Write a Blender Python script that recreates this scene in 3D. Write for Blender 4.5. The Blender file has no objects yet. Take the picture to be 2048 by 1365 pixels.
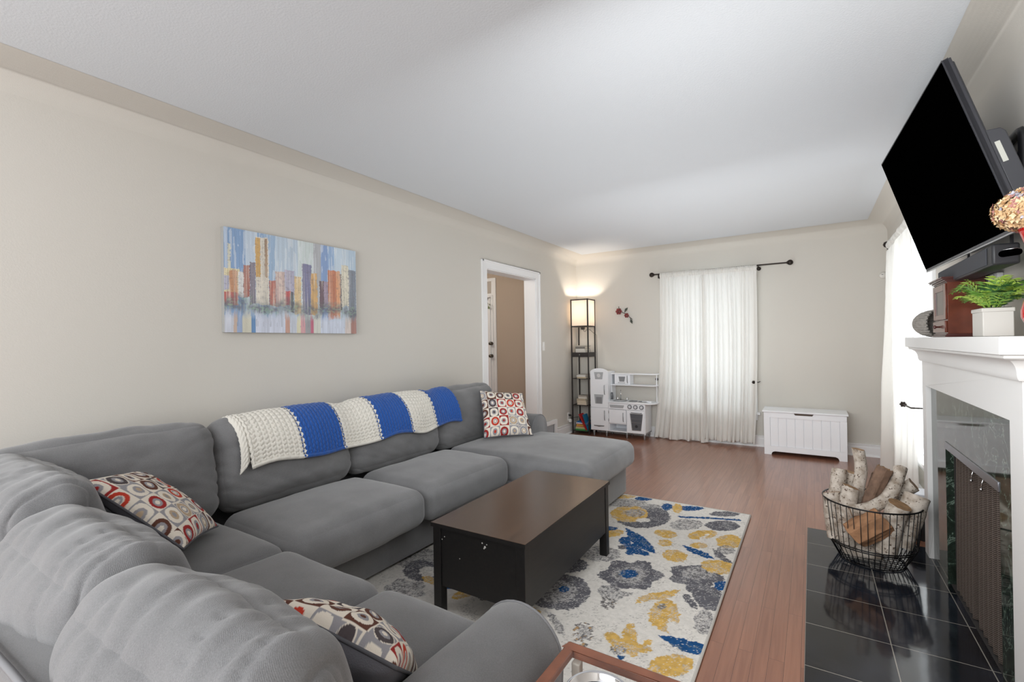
import bpy, bmesh, math, random
import numpy as np
from math import pi, sin, cos, radians, sqrt, atan2
from mathutils import Vector, Matrix, Euler, noise
from mathutils.bvhtree import BVHTree
random.seed(7)
sc = bpy.context.scene
COL = sc.collection

# ------------------------------------------------------------------ camera
H_CAM = 1.32
F_PX = 937.0
yaw, pit, rol = radians(32.6), radians(.265), radians(-.887)
vF = Vector((-sin(yaw)*cos(pit), cos(yaw)*cos(pit), sin(pit)))
vR = Vector((cos(yaw), sin(yaw), 0)); vU = vR.cross(vF)
vR2 = vR*cos(rol)+vU*sin(rol); vU2 = -vR*sin(rol)+vU*cos(rol)
cd = bpy.data.cameras.new('camera'); cam = bpy.data.objects.new('camera', cd); COL.objects.link(cam)
cam.matrix_world = Matrix(((vR2.x, vU2.x, -vF.x, 0), (vR2.y, vU2.y, -vF.y, 0), (vR2.z, vU2.z, -vF.z, H_CAM), (0, 0, 0, 1)))
cd.sensor_width = 36; cd.lens = F_PX/2048*36; cd.clip_start = .02
sc.camera = cam

# ------------------------------------------------------------------ room dimensions
LX, RX, BY, FY, CZ = -2.997, .715, 6.518, -1.9, 2.6

# ------------------------------------------------------------------ world, lights, exposure
w = bpy.data.worlds.new('world'); sc.world = w; w.use_nodes = True
bg = w.node_tree.nodes['Background']; bg.inputs[0].default_value = (.86, .93, 1, 1); bg.inputs[1].default_value = .8
def area(name, loc, size, power, direction, color=(1, 1, 1), spread=None):
    l = bpy.data.lights.new(name, 'AREA'); l.shape = 'RECTANGLE'; l.size, l.size_y = size; l.energy = power; l.color = color
    if spread: l.spread = radians(spread)
    o = bpy.data.objects.new(name, l); COL.objects.link(o); o.location = loc
    o.rotation_euler = Vector(direction).to_track_quat('-Z', 'Y').to_euler(); return o
area('daylight_back_window', (-1.13, BY+.30, 1.2), (1.3, 1.9), 8, (0, -1, .25), (.70, .85, 1))
area('daylight_right_window', (RX+.32, 4.95, 1.25), (1.4, 1.9), 21, (-1, 0, .25), (.90, .95, 1))
area('daylight_front_windows', (-1.2, FY+.08, 1.55), (3.0, 1.7), 58, (0, 1, -.06), (.945, .97, 1))
area('added_up_fill', (-1.05, 4.2, .64), (1.7, 3.4), 12, (.0, 0, 1), (.96, .985, 1))  # added fill panel aimed at the ceiling, no such lamp in the room
area('added_far_fill', (-.35, 1.3, 1.62), (1.1, 1.1), 13, (.0, 1, -.25), (.95, .98, 1))  # added fill aimed at the back wall, not a lamp of the room
area('added_far_fill_2', (-.8, 3.5, 1.35), (1.2, .9), 5, (.05, 1, -.15), (.95, .98, 1))  # second added fill, deeper in the room, no real source there
vs = sc.view_settings
sc.display_settings.display_device = 'sRGB'
vs.view_transform = 'Standard'; vs.look = 'None'; vs.gamma = 1; vs.use_curve_mapping = False
vs.exposure = .95
cy = sc.cycles
cy.use_denoising = True
cy.max_bounces = 10; cy.diffuse_bounces = 6; cy.glossy_bounces = 5; cy.transmission_bounces = 8; cy.transparent_max_bounces = 12
cy.caustics_reflective = False; cy.caustics_refractive = False; cy.sample_clamp_indirect = 4

# ------------------------------------------------------------------ helpers
def lin(c):
    return c/12.92 if c <= .04045 else ((c+.055)/1.055)**2.4
def hx(h):
    return tuple(lin(int(h[i:i+2], 16)/255) for i in (0, 2, 4))
MATS = {}
def mat(name, color='808080', rough=.6, metal=0, bump=None, spec=.5, var=None, coat=0, emit=None, sheen=0, trans=0, alpha=1, obj_coord=True):
    """bump=(scale, strength); var=(scale, amount) brightness mottling that belongs to the surface itself"""
    if name in MATS: return MATS[name]
    m = bpy.data.materials.new(name); m.use_nodes = True; nt = m.node_tree; b = nt.nodes['Principled BSDF']
    c = hx(color)+(1,)
    b.inputs['Base Color'].default_value = c; b.inputs['Roughness'].default_value = rough; b.inputs['Metallic'].default_value = metal
    b.inputs['Specular IOR Level'].default_value = spec
    b.inputs['Coat Weight'].default_value = coat; b.inputs['Coat Roughness'].default_value = .1
    b.inputs['Sheen Weight'].default_value = sheen
    b.inputs['Transmission Weight'].default_value = trans; b.inputs['Alpha'].default_value = alpha
    if emit: b.inputs['Emission Color'].default_value = hx(emit[0])+(1,); b.inputs['Emission Strength'].default_value = emit[1]
    tc = nt.nodes.new('ShaderNodeTexCoord')
    if bump:
        n = nt.nodes.new('ShaderNodeTexNoise'); n.inputs['Scale'].default_value = bump[0]; n.inputs['Detail'].default_value = 3
        nt.links.new(tc.outputs['Object'], n.inputs['Vector'])
        bp_ = nt.nodes.new('ShaderNodeBump'); bp_.inputs['Strength'].default_value = bump[1]; bp_.inputs['Distance'].default_value = .004
        nt.links.new(n.outputs['Fac'], bp_.inputs['Height']); nt.links.new(bp_.outputs['Normal'], b.inputs['Normal'])
    if var:
        n = nt.nodes.new('ShaderNodeTexNoise'); n.inputs['Scale'].default_value = var[0]; n.inputs['Detail'].default_value = 5
        nt.links.new(tc.outputs['Object'], n.inputs['Vector'])
        r = nt.nodes.new('ShaderNodeValToRGB'); r.color_ramp.elements[0].position = .3; r.color_ramp.elements[1].position = .7
        k = var[1]; r.color_ramp.elements[0].color = tuple(x*(1-k) for x in c[:3])+(1,); r.color_ramp.elements[1].color = tuple(min(1, x*(1+k)) for x in c[:3])+(1,)
        nt.links.new(n.outputs['Fac'], r.inputs['Fac']); nt.links.new(r.outputs['Color'], b.inputs['Base Color'])
    MATS[name] = m; return m
def attr_mat(name, rough=.8, bump=None, spec=.3, sheen=0):
    m = mat(name, 'ffffff', rough, bump=bump, spec=spec, sheen=sheen); nt = m.node_tree
    a = nt.nodes.new('ShaderNodeAttribute'); a.attribute_name = 'Col'
    nt.links.new(a.outputs['Color'], nt.nodes['Principled BSDF'].inputs['Base Color']); return m

def wloc(o):
    v = Vector((0, 0, 0))
    while o is not None: v = v+o.location; o = o.parent
    return v
def tag(o, label=None, cat=None, group=None, kind=None):
    if label: o['label'] = label
    if cat: o['category'] = cat
    if group: o['group'] = group
    if kind: o['kind'] = kind
    return o
def thing(name, label, cat, loc=(0, 0, 0), rz=0, group=None, kind=None):
    o = bpy.data.objects.new(name, None); COL.objects.link(o); o.location = loc; o.rotation_euler = (0, 0, rz)
    o.empty_display_size = .1
    return tag(o, label, cat, group, kind)

class MB:
    """collects shapes; build() links them as one mesh object"""
    def __init__(s): s.v = []; s.f = []; s.mi = []; s.cur = 0
    def add(s, vs, fs, M=None):
        o = len(s.v)
        for p in vs:
            p = Vector(p)
            if M is not None: p = M @ p
            s.v.append(tuple(p))
        for f in fs: s.f.append(tuple(i+o for i in f)); s.mi.append(s.cur)
        return s
    def box(s, x0, x1, y0, y1, z0, z1, M=None):
        return s.add([(x0, y0, z0), (x1, y0, z0), (x1, y1, z0), (x0, y1, z0), (x0, y0, z1), (x1, y0, z1), (x1, y1, z1), (x0, y1, z1)],
                     [(0, 3, 2, 1), (4, 5, 6, 7), (0, 1, 5, 4), (1, 2, 6, 5), (2, 3, 7, 6), (3, 0, 4, 7)], M)
    def prism(s, pts, axis, a, b, M=None):
        """polygon pts (2-D) extruded along axis from a to b; axis x: pts=(y,z), y: (x,z), z: (x,y)"""
        n = len(pts)
        def mk(p, t):
            return {'x': (t, p[0], p[1]), 'y': (p[0], t, p[1]), 'z': (p[0], p[1], t)}[axis]
        vs = [mk(p, a) for p in pts]+[mk(p, b) for p in pts]
        fs = [tuple(range(n)), tuple(range(2*n-1, n-1, -1))]+[(i, i+n, (i+1) % n+n, (i+1) % n) for i in range(n)]
        return s.add(vs, fs, M)
    def tube(s, path, r, n=8, cap=True, closed=False, M=None):
        P = [Vector(p) for p in path]; m = len(P)
        R = r if isinstance(r, (list, tuple)) else [r]*m
        vs = []; fs = []; up = None
        for i, p in enumerate(P):
            if closed: t = (P[(i+1) % m]-P[i-1]).normalized()
            else: t = (P[min(i+1, m-1)]-P[max(i-1, 0)]).normalized()
            if up is None:
                up = Vector((0, 0, 1)) if abs(t.z) < .9 else Vector((1, 0, 0))
                up = (up-t*up.dot(t)).normalized()
            else:
                up = (up-t*up.dot(t)).normalized()
            sd = t.cross(up)
            for k in range(n):
                a = 2*pi*k/n; vs.append(p+(up*cos(a)+sd*sin(a))*R[i])
        for i in range(m if closed else m-1):
            j = (i+1) % m
            for k in range(n):
                k2 = (k+1) % n; fs.append((i*n+k, i*n+k2, j*n+k2, j*n+k))
        if cap and not closed:
            fs.append(tuple(range(n-1, -1, -1))); fs.append(tuple((m-1)*n+k for k in range(n)))
        return s.add(vs, fs, M)
    def lathe(s, prof, c=(0, 0, 0), n=24, M=None, cap=True):
        vs = []; fs = []
        for r, z in prof:
            for k in range(n):
                a = 2*pi*k/n; vs.append((c[0]+r*cos(a), c[1]+r*sin(a), c[2]+z))
        for i in range(len(prof)-1):
            for k in range(n):
                k2 = (k+1) % n; fs.append((i*n+k, i*n+k2, (i+1)*n+k2, (i+1)*n+k))
        if cap:
            if prof[0][0] > 1e-6: fs.append(tuple(range(n-1, -1, -1)))
            if prof[-1][0] > 1e-6: fs.append(tuple((len(prof)-1)*n+k for k in range(n)))
        return s.add(vs, fs, M)
    def cyl(s, a, b, r, n=16): return s.tube([a, b], r, n)
    def sphere(s, c, r, n=14, sc_=(1, 1, 1), M=None):
        m = n//2
        prof = [(max(1e-7, r*sin(pi*i/m)), -r*cos(pi*i/m)) for i in range(m+1)]
        T = Matrix.Translation(c) @ Matrix.Diagonal((*sc_, 1))
        if M is not None: T = M @ T
        return s.lathe(prof, (0, 0, 0), n, T, cap=False)
    def grid(s, fn, nu, nv, M=None, close_u=False):
        vs = [fn(i/nu, j/nv) for j in range(nv+1) for i in range(nu+1)]
        fs = [(j*(nu+1)+i, j*(nu+1)+i+1, (j+1)*(nu+1)+i+1, (j+1)*(nu+1)+i) for j in range(nv) for i in range(nu)]
        return s.add(vs, fs, M)
    def build(s, name, mats, parent=None, local=False, bevel=0, smooth=False, weld=False, label=None, sub=0, angle=None):
        me = bpy.data.meshes.new(name)
        off = Vector((0, 0, 0)) if (local or parent is None) else wloc(parent)
        me.from_pydata([(v[0]-off.x, v[1]-off.y, v[2]-off.z) for v in s.v], [], s.f)
        if not isinstance(mats, (list, tuple)): mats = [mats]
        for m in mats: me.materials.append(m)
        if len(mats) > 1: me.polygons.foreach_set('material_index', s.mi)
        bm = bmesh.new(); bm.from_mesh(me)
        bmesh.ops.remove_doubles(bm, verts=bm.verts, dist=1e-5 if not weld else weld)
        bmesh.ops.recalc_face_normals(bm, faces=bm.faces)
        bm.to_mesh(me); bm.free()
        o = bpy.data.objects.new(name, me); COL.objects.link(o)
        if parent is not None: o.parent = parent
        if bevel:
            b = o.modifiers.new('b', 'BEVEL'); b.width = bevel; b.segments = 2; b.limit_method = 'ANGLE'; b.angle_limit = radians(40); smooth = True; angle = angle or 40
        if sub:
            q = o.modifiers.new('s', 'SUBSURF'); q.levels = sub; q.render_levels = sub
        if smooth:
            me.polygons.foreach_set('use_smooth', [True]*len(me.polygons))
            if angle: me.set_sharp_from_angle(angle=radians(angle))
        if label: o['label'] = label
        return o
def one(kind, *a, **k):
    m = MB(); getattr(m, kind)(*a, **k); return m

def arc_pts(cx, cy, r, a0, a1, n, ry=None):
    ry = ry or r
    return [(cx+r*cos(radians(a0+(a1-a0)*i/n)), cy+ry*sin(radians(a0+(a1-a0)*i/n))) for i in range(n+1)]

# ------------------------------------------------------------------ soft cushion builder
def rbox(half, r, n, crown=(0, 0, 0), wr=None, seed=0, pinch=0):
    """rounded soft box; returns (verts, faces). crown pushes the centre of each face pair out; wr(p,nrm)->offset"""
    a = Vector(half); vs = []; fs = []; idx = {}
    def key(p): return (round(p[0], 5), round(p[1], 5), round(p[2], 5))
    for ax in range(3):
        for sg in (-1, 1):
            u, v = (ax+1) % 3, (ax+2) % 3; loc = {}
            for j in range(n+1):
                for i in range(n+1):
                    q = [0, 0, 0]; q[ax] = sg
                    # denser near the borders
                    q[u] = sin((i/n*2-1)*pi/2*.92)/sin(pi/2*.92); q[v] = sin((j/n*2-1)*pi/2*.92)/sin(pi/2*.92)
                    k = key(q)
                    if k not in idx:
                        idx[k] = len(vs)
                        P = Vector((q[0]*a.x, q[1]*a.y, q[2]*a.z))
                        inner = Vector([max(-(a[t]-r), min(a[t]-r, P[t])) for t in range(3)])
                        d = P-inner
                        if d.length > 1e-9: nn = d.normalized()
                        else: nn = Vector((0, 0, 0)); nn[ax] = sg
                        Q = inner+nn*r
                        for t in range(3):
                            if crown[t]:
                                o1, o2 = (t+1) % 3, (t+2) % 3
                                Q[t] += crown[t]*q[t]*max(0, (1-q[o1]**2))*max(0, (1-q[o2]**2))
                        if wr: Q = Q+nn*wr(Q, nn)
                        vs.append(Q)
                    loc[(i, j)] = idx[k]
            for j in range(n):
                for i in range(n):
                    f = [loc[(i, j)], loc[(i+1, j)], loc[(i+1, j+1)], loc[(i, j+1)]]
                    if sg < 0: f.reverse()
                    if len(set(f)) == 4: fs.append(tuple(f))
    return vs, fs
def fabric_wr(seed, amp=.006, sc_=(7, 7, 7), fold=None):
    def f(p, n):
        q = Vector((p.x*sc_[0]+seed*3.1, p.y*sc_[1]+seed*1.7, p.z*sc_[2]-seed))
        v = noise.noise(q)*amp+noise.noise(q*2.3)*amp*.5
        if fold: v += fold(p, n)
        return v
    return f
def cushion(name, c, half, r, m, parent, rot=(0, 0, 0), crown=(0, 0, 0), n=26, seed=0, amp=.006, sc_=(7, 7, 7), fold=None, taper=None, label=None):
    vs, fs = rbox(half, r, n, crown, fabric_wr(seed, amp, sc_, fold), seed)
    M = Matrix.Translation(c) @ Euler(rot).to_matrix().to_4x4()
    if taper: vs = [taper(v) for v in vs]
    b = MB().add(vs, fs, M)
    return b.build(name, m, parent, smooth=True, label=label)
# ------------------------------------------------------------------ materials of the room
M_wall = mat('wall_paint', 'd0ccc4', .85, bump=(180, .12), spec=.2)
M_ceil = mat('ceiling_paint', 'd9dde1', .9, bump=(120, .25), spec=.2)
M_white = mat('white_trim', 'eeeeee', .4, spec=.4)
M_hall = mat('hall_paint', 'b8a898', .85, spec=.2)
def wood_floor():
    m = bpy.data.materials.new('oak_floor'); m.use_nodes = True; nt = m.node_tree; N = nt.nodes; L = nt.links; b = N['Principled BSDF']
    tc = N.new('ShaderNodeTexCoord'); mp = N.new('ShaderNodeMapping'); mp.inputs['Rotation'].default_value = (0, 0, pi/2)
    L.new(tc.outputs['Object'], mp.inputs['Vector'])
    br = N.new('ShaderNodeTexBrick'); br.inputs['Scale'].default_value = 1; br.inputs['Brick Width'].default_value = 1.1; br.inputs['Row Height'].default_value = .057
    br.inputs['Mortar Size'].default_value = .0007; br.inputs['Mortar Smooth'].default_value = .3; br.inputs['Bias'].default_value = 0
    br.offset = .37; br.inputs['Color1'].default_value = (0, 0, 0, 1); br.inputs['Color2'].default_value = (1, 1, 1, 1); br.inputs['Mortar'].default_value = (.5, .5, .5, 1)
    L.new(mp.outputs['Vector'], br.inputs['Vector'])
    mp2 = N.new('ShaderNodeMapping'); mp2.inputs['Scale'].default_value = (24, 1.1, 1); L.new(tc.outputs['Object'], mp2.inputs['Vector'])
    ns = N.new('ShaderNodeTexNoise'); ns.inputs['Scale'].default_value = 1.6; ns.inputs['Detail'].default_value = 4; ns.inputs['Distortion'].default_value = 1.1
    ad = N.new('ShaderNodeVectorMath'); ad.operation = 'ADD'; sx = N.new('ShaderNodeVectorMath'); sx.operation = 'SCALE'; sx.inputs['Scale'].default_value = 7
    L.new(br.outputs['Color'], sx.inputs[0]); L.new(mp2.outputs['Vector'], ad.inputs[0]); L.new(sx.outputs['Vector'], ad.inputs[1]); L.new(ad.outputs['Vector'], ns.inputs['Vector'])
    rp = N.new('ShaderNodeValToRGB'); e = rp.color_ramp.elements; e[0].position = .25; e[1].position = .85
    e[0].color = hx(FLOOR_A)+(1,); e[1].color = hx(FLOOR_B)+(1,)
    mx = N.new('ShaderNodeMath'); mx.operation = 'MULTIPLY_ADD'; mx.inputs[1].default_value = .16; sp = N.new('ShaderNodeSeparateColor'); L.new(br.outputs['Color'], sp.inputs[0])
    L.new(sp.outputs[0], mx.inputs[0]); L.new(ns.outputs['Fac'], mx.inputs[2]); L.new(mx.outputs[0], rp.inputs['Fac'])
    mm = N.new('ShaderNodeMix'); mm.data_type = 'RGBA'; mm.inputs[7].default_value = hx('3a2018')+(1,); L.new(br.outputs['Fac'], mm.inputs[0]); L.new(rp.outputs['Color'], mm.inputs[6])
    L.new(mm.outputs[2], b.inputs['Base Color'])
    b.inputs['Roughness'].default_value = .33; b.inputs['Coat Weight'].default_value = .5; b.inputs['Coat Roughness'].default_value = .16
    bp_ = N.new('ShaderNodeBump'); bp_.inputs['Strength'].default_value = .25; bp_.inputs['Distance'].default_value = .002; bp_.invert = True
    L.new(br.outputs['Fac'], bp_.inputs['Height']); L.new(bp_.outputs['Normal'], b.inputs['Normal'])
    return m
FLOOR_A, FLOOR_B = '7a4f3d', '9a6a53'
M_floor = wood_floor()

# ------------------------------------------------------------------ room shell
T = .16
DY0, DY1, DZ = 4.17, 5.27, 2.15              # doorway in the left wall
WX0, WX1, WZ0, WZ1 = -1.62, -.66, .42, 2.12   # back window
VY0, VY1, VZ0, VZ1 = 4.30, 5.42, .40, 2.10    # right window
one('box', -6.2, RX+T, FY-T, BY+T, -.1, 0).build('floor', M_floor)['kind'] = 'structure'
one('box', -6.2, RX+T, FY-T, BY+T, CZ, CZ+.1).build('ceiling', M_ceil)['kind'] = 'structure'
b = MB(); b.box(LX-T, LX, FY-T, DY0, 0, CZ); b.box(LX-T, LX, DY1, BY+T, 0, CZ); b.box(LX-T, LX, DY0, DY1, DZ, CZ)
b.build('wall_left', M_wall)['kind'] = 'structure'
b = MB(); b.box(LX, WX0, BY, BY+T, 0, CZ); b.box(WX1, RX, BY, BY+T, 0, CZ); b.box(WX0, WX1, BY, BY+T, 0, WZ0); b.box(WX0, WX1, BY, BY+T, WZ1, CZ)
b.build('wall_back', M_wall)['kind'] = 'structure'
b = MB(); b.box(RX, RX+T, FY-T, 2.45, 0, CZ); b.box(RX, RX+T, 3.35, VY0, 0, CZ); b.box(RX, RX+T, 2.45, 3.35, .80, CZ); b.box(RX, RX+T, VY1, BY+T, 0, CZ)
b.box(RX, RX+T, VY0, VY1, 0, VZ0); b.box(RX, RX+T, VY0, VY1, VZ1, CZ)
b.build('wall_right', M_wall)['kind'] = 'structure'
one('box', LX, RX, FY-T, FY, 0, CZ).build('wall_front', M_wall)['kind'] = 'structure'
# coved plaster between walls and ceiling, one sweep round the room
b = MB()
prof = [(0, 2.47)]+[(.185*(1-cos(t)), 2.47+(CZ-2.47)*sin(t)) for t in [radians(a) for a in range(8, 91, 6)]]+[(.185, CZ-.001)]
# quarter-ellipse: vertical at the wall, flattening out under the ceiling
loop = []
for d, z in prof: loop.append([(LX+d, FY+d, z), (RX-d, FY+d, z), (RX-d, BY-d, z), (LX+d, BY-d, z)])
vsx = [p for r_ in loop for p in r_]; fsx = []
for i in range(len(loop)-1):
    for k in range(4): fsx.append((i*4+k, i*4+(k+1) % 4, (i+1)*4+(k+1) % 4, (i+1)*4+k))
b.add(vsx, fsx); b.build('trim_1', M_wall, smooth=True, angle=50)['kind'] = 'structure'

def base_profile(h=.135, t=.018): return [(0, 0), (t, 0), (t, h*.72), (t*.75, h*.78), (t*.75, h*.9), (t*1.2, h*.93), (t*1.2, h), (0, h)]
def baseboard(name, axis, a, bb, w0, sgn):
    pr = [(w0+sgn*p[0], p[1]) for p in base_profile()]
    m = MB()
    if axis == 'y': m.prism(pr, 'y', a, bb)       # runs along y, profile in x,z
    else: m.prism(pr, 'x', a, bb)
    # shoe moulding
    q = [(w0+sgn*.018, 0), (w0+sgn*.034, 0), (w0+sgn*.03, .012), (w0+sgn*.018, .018)]
    m.prism(q, axis, a, bb)
    m.build(name, M_white)['kind'] = 'structure'
baseboard('baseboard_left', 'y', FY, DY0-.08, LX, 1)
baseboard('baseboard_left_far', 'y', 5.80, BY, LX, 1)
baseboard('baseboard_back', 'x', LX+.04, RX-.001, BY, -1)
baseboard('baseboard_right', 'y', 3.84, BY-.04, RX, -1)

# doorway casing (left wall) and jamb
d1 = thing('door_1', 'cased opening in the left wall leading to the hall', 'doorway', (LX, (DY0+DY1)/2, 0), kind='structure')
cw = .085
b = MB()
for y0, y1 in ((DY0-cw, DY0+.005), (DY1-.005, DY1+cw)):
    b.box(LX-.001, LX+.018, y0, y1, 0, DZ+cw); 
    yo = y0 if y0 < DY0-.01 else y1-.022
    b.box(LX+.016, LX+.028, yo, yo+.022, 0, DZ+cw)
b.box(LX-.001, LX+.018, DY0, DY1, DZ-.005, DZ+cw); b.box(LX+.016, LX+.028, DY0-cw, DY1+cw, DZ+cw-.022, DZ+cw)
b.build('casing', M_white, d1, bevel=.003)
b = MB(); b.box(LX-T-.005, LX+.002, DY0-.001, DY0+.014, 0, DZ); b.box(LX-T-.005, LX+.002, DY1-.014, DY1+.001, 0, DZ); b.box(LX-T-.005, LX+.002, DY0, DY1, DZ-.014, DZ+.001)
b.build('jamb', M_white, d1)

# hall behind the doorway
HY = 5.6
one('box', -6.2, LX-T, HY, HY+.12, 0, CZ).build('wall_hall_back', M_hall)['kind'] = 'structure'
one('box', -6.3, -6.2, FY, HY+.12, 0, CZ).build('wall_hall_left', M_hall)['kind'] = 'structure'
one('box', -6.2, LX-T, 1.6, 1.72, 0, CZ).build('wall_hall_front', M_hall)['kind'] = 'structure'
hl = bpy.data.lights.new('hall_ceiling_lamp', 'POINT'); hl.energy = 16; hl.color = (1, .9, .78); hl.shadow_soft_size = .15
ho = bpy.data.objects.new('hall_ceiling_lamp', hl); COL.objects.link(ho); ho.location = (-4.2, 4.1, 2.3)
d2 = thing('door_2', 'white front door with dark knobs at the end of the hall', 'door', (-4.3, HY, 0), kind='structure')
b = MB(); b.box(-3.884, -3.84, HY-.02, HY, 0, 2.27); b.box(-4.97, -4.88, HY-.02, HY, 0, 2.27); b.box(-4.88, -3.884, HY-.02, HY, 2.225, 2.27)
b.box(-3.92, -3.8841, HY-.012, HY, 2.02, 2.2249); b.box(-4.88, -3.92, HY-.012, HY, 2.02, 2.05)
b.build('frame', M_white, d2, bevel=.003)
one('box', -4.88, -3.92, HY-.006, HY-.001, 2.05, 2.225).build('transom', mat('transom_glass', 'b9b0a6', .5), d2)
dp = MB().box(-4.87, -3.925, HY-.045, HY-.004, .01, 2.015).box(-3.922, -3.886, HY-.03, HY-.004, .01, 2.015).build('door_panel', M_white, d2, bevel=.004)
for z in (1.32, 1.14):
    k = MB(); k.lathe([(.001, 0), (.024, .003), (.026, .012), (.012, .02), (.012, .035), (.026, .05), (.02, .062), (.001, .066)], n=14, M=Matrix.Translation((-3.905, HY-.03, z)) @ Matrix.Rotation(pi/2, 4, 'X'))
    k.build('door_knob', mat('dark_nickel', '6c675f', .3, 1), dp, smooth=True)
sp = thing('hanging_sprig', 'small green sprig hanging high on the hall door', 'decoration', (-3.955, HY-.05, 1.9))
b = MB()
for i in range(26):
    a = random.random()*6.28; z = 1.83+random.random()*.13; rr = .035*(1-abs(z-1.9)/.12)+.008
    p = Vector((-3.955+rr*cos(a), HY-.066-.012*abs(sin(a)), z)); q = p+Vector((.022*cos(a), -.006, -.02))
    b.tube([p, (p+q)/2, q], [.001, .006, .001], 5)
b.build('leaves', mat('sprig_green', '7c8a5c', .7), sp)
MB().tube([(-3.955, HY-.050, 1.985), (-3.955, HY-.06, 1.95)], .004, 6).box(-3.965, -3.91, HY-.055, HY-.045, 1.98, 1.988).build('hook', mat('dark_nickel'), sp)

# ------------------------------------------------------------------ windows
M_glass = mat('window_glass', 'ffffff', 0, trans=1, spec=.3)
def glassy(nm='clear_pane', ior=1.3):
    m = bpy.data.materials.new(nm); m.use_nodes = True; nt = m.node_tree; nt.nodes.clear()
    o = nt.nodes.new('ShaderNodeOutputMaterial'); t = nt.nodes.new('ShaderNodeBsdfTransparent'); g = nt.nodes.new('ShaderNodeBsdfGlossy'); g.inputs['Roughness'].default_value = .02
    f = nt.nodes.new('ShaderNodeFresnel'); f.inputs[0].default_value = ior; x = nt.nodes.new('ShaderNodeMixShader')
    ge = nt.nodes.new('ShaderNodeNewGeometry'); mu = nt.nodes.new('ShaderNodeMath'); mu.operation = 'MULTIPLY_ADD'; mu.inputs[1].default_value = -1; mu.inputs[2].default_value = 1
    m2 = nt.nodes.new('ShaderNodeMath'); m2.operation = 'MULTIPLY'; nt.links.new(ge.outputs['Backfacing'], mu.inputs[0]); nt.links.new(mu.outputs[0], m2.inputs[0]); nt.links.new(f.outputs[0], m2.inputs[1])
    nt.links.new(m2.outputs[0], x.inputs[0]); nt.links.new(t.outputs[0], x.inputs[1]); nt.links.new(g.outputs[0], x.inputs[2]); nt.links.new(x.outputs[0], o.inputs[0]); return m
M_pane = glassy()
def window(name, label, axis, w0, sgn, a0, a1, z0, z1, stool=True):
    """axis: the wall runs along it; w0 wall face, sgn: into the room"""
    c = (a0+a1)/2
    t = thing(name, label, 'window', (c, w0, 0) if axis == 'x' else (w0, c, 0), kind='structure')
    def bx(m, a, b_, d0, d1, u, v):
        d0, d1 = sorted((w0+sgn*d0, w0+sgn*d1))
        if axis == 'x': m.box(a, b_, d0, d1, u, v)
        else: m.box(d0, d1, a, b_, u, v)
    m = MB(); k = .085
    bx(m, a0-k, a0, -.001, .02, z0, z1+k); bx(m, a1, a1+k, -.001, .02, z0, z1+k); bx(m, a0, a1, -.001, .02, z1, z1+k)
    bx(m, a0-.001, a0+.012, -.15, .001, z0, z1); bx(m, a1-.012, a1+.001, -.15, .001, z0, z1); bx(m, a0, a1, -.15, .001, z1-.012, z1); bx(m, a0, a1, -.15, .001, z0-.001, z0+.012)
    m.build('casing', M_white, t, bevel=.003)
    m = MB(); bx(m, a0-k-.03, a1+k+.03, -.02, .055, z0-.03, z0); bx(m, a0-k, a1+k, -.001, .018, z0-.10, z0-.03); m.build('stool', M_white, t, bevel=.004)
    zm = (z0+z1)/2+.05; s = .042
    for lo, hi, d in ((z0+.012, zm+.02, .07), (zm-.02, z1-.012, .105)):
        m = MB(); A0, A1 = a0+.012, a1-.012
        bx(m, A0, A0+s, -d-.03, -d, lo, hi); bx(m, A1-s, A1, -d-.03, -d, lo, hi); bx(m, A0+s, A1-s, -d-.03, -d, lo, lo+s); bx(m, A0+s, A1-s, -d-.03, -d, hi-s, hi)
        sh = m.build('sash', M_white, t)
        g = MB(); bx(g, A0+s, A1-s, -d-.018, -d-.013, lo+s, hi-s); g.build('pane', M_pane, sh)
    return t
window('window_1', 'white sash window behind the long white curtains on the back wall', 'x', BY, -1, WX0, WX1, WZ0, WZ1)
window('window_2', 'white sash window in the right wall beyond the fireplace', 'y', RX, -1, VY0, VY1, VZ0, VZ1)

# ------------------------------------------------------------------ curtains
def curtain_mat():
    m = bpy.data.materials.new('white_cotton'); m.use_nodes = True; nt = m.node_tree; N = nt.nodes; L = nt.links; N.clear()
    o = N.new('ShaderNodeOutputMaterial'); d = N.new('ShaderNodeBsdfDiffuse'); t = N.new('ShaderNodeBsdfTranslucent'); x = N.new('ShaderNodeMixShader'); tr = N.new('ShaderNodeBsdfTransparent'); x2 = N.new('ShaderNodeMixShader')
    d.inputs[0].default_value = hx('f3f1ec')+(1,); t.inputs[0].default_value = hx('f4f4f2')+(1,); x.inputs[0].default_value = .33
    L.new(d.outputs[0], x.inputs[1]); L.new(t.outputs[0], x.inputs[2]); L.new(x.outputs[0], x2.inputs[1]); L.new(tr.outputs[0], x2.inputs[2]); x2.inputs[0].default_value = .0
    L.new(x2.outputs[0], o.inputs[0])
    tc = N.new('ShaderNodeTexCoord'); n = N.new('ShaderNodeTexNoise'); n.inputs['Scale'].default_value = 60; bp_ = N.new('ShaderNodeBump'); bp_.inputs['Strength'].default_value = .25; bp_.inputs['Distance'].default_value = .002
    L.new(tc.outputs['Object'], n.inputs[0]); L.new(n.outputs[0], bp_.inputs['Height']); L.new(bp_.outputs[0], d.inputs['Normal']); return m
M_curt = curtain_mat()
M_iron = mat('dark_bronze', '3a332f', .45, .7, bump=(60, .3))
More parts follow.
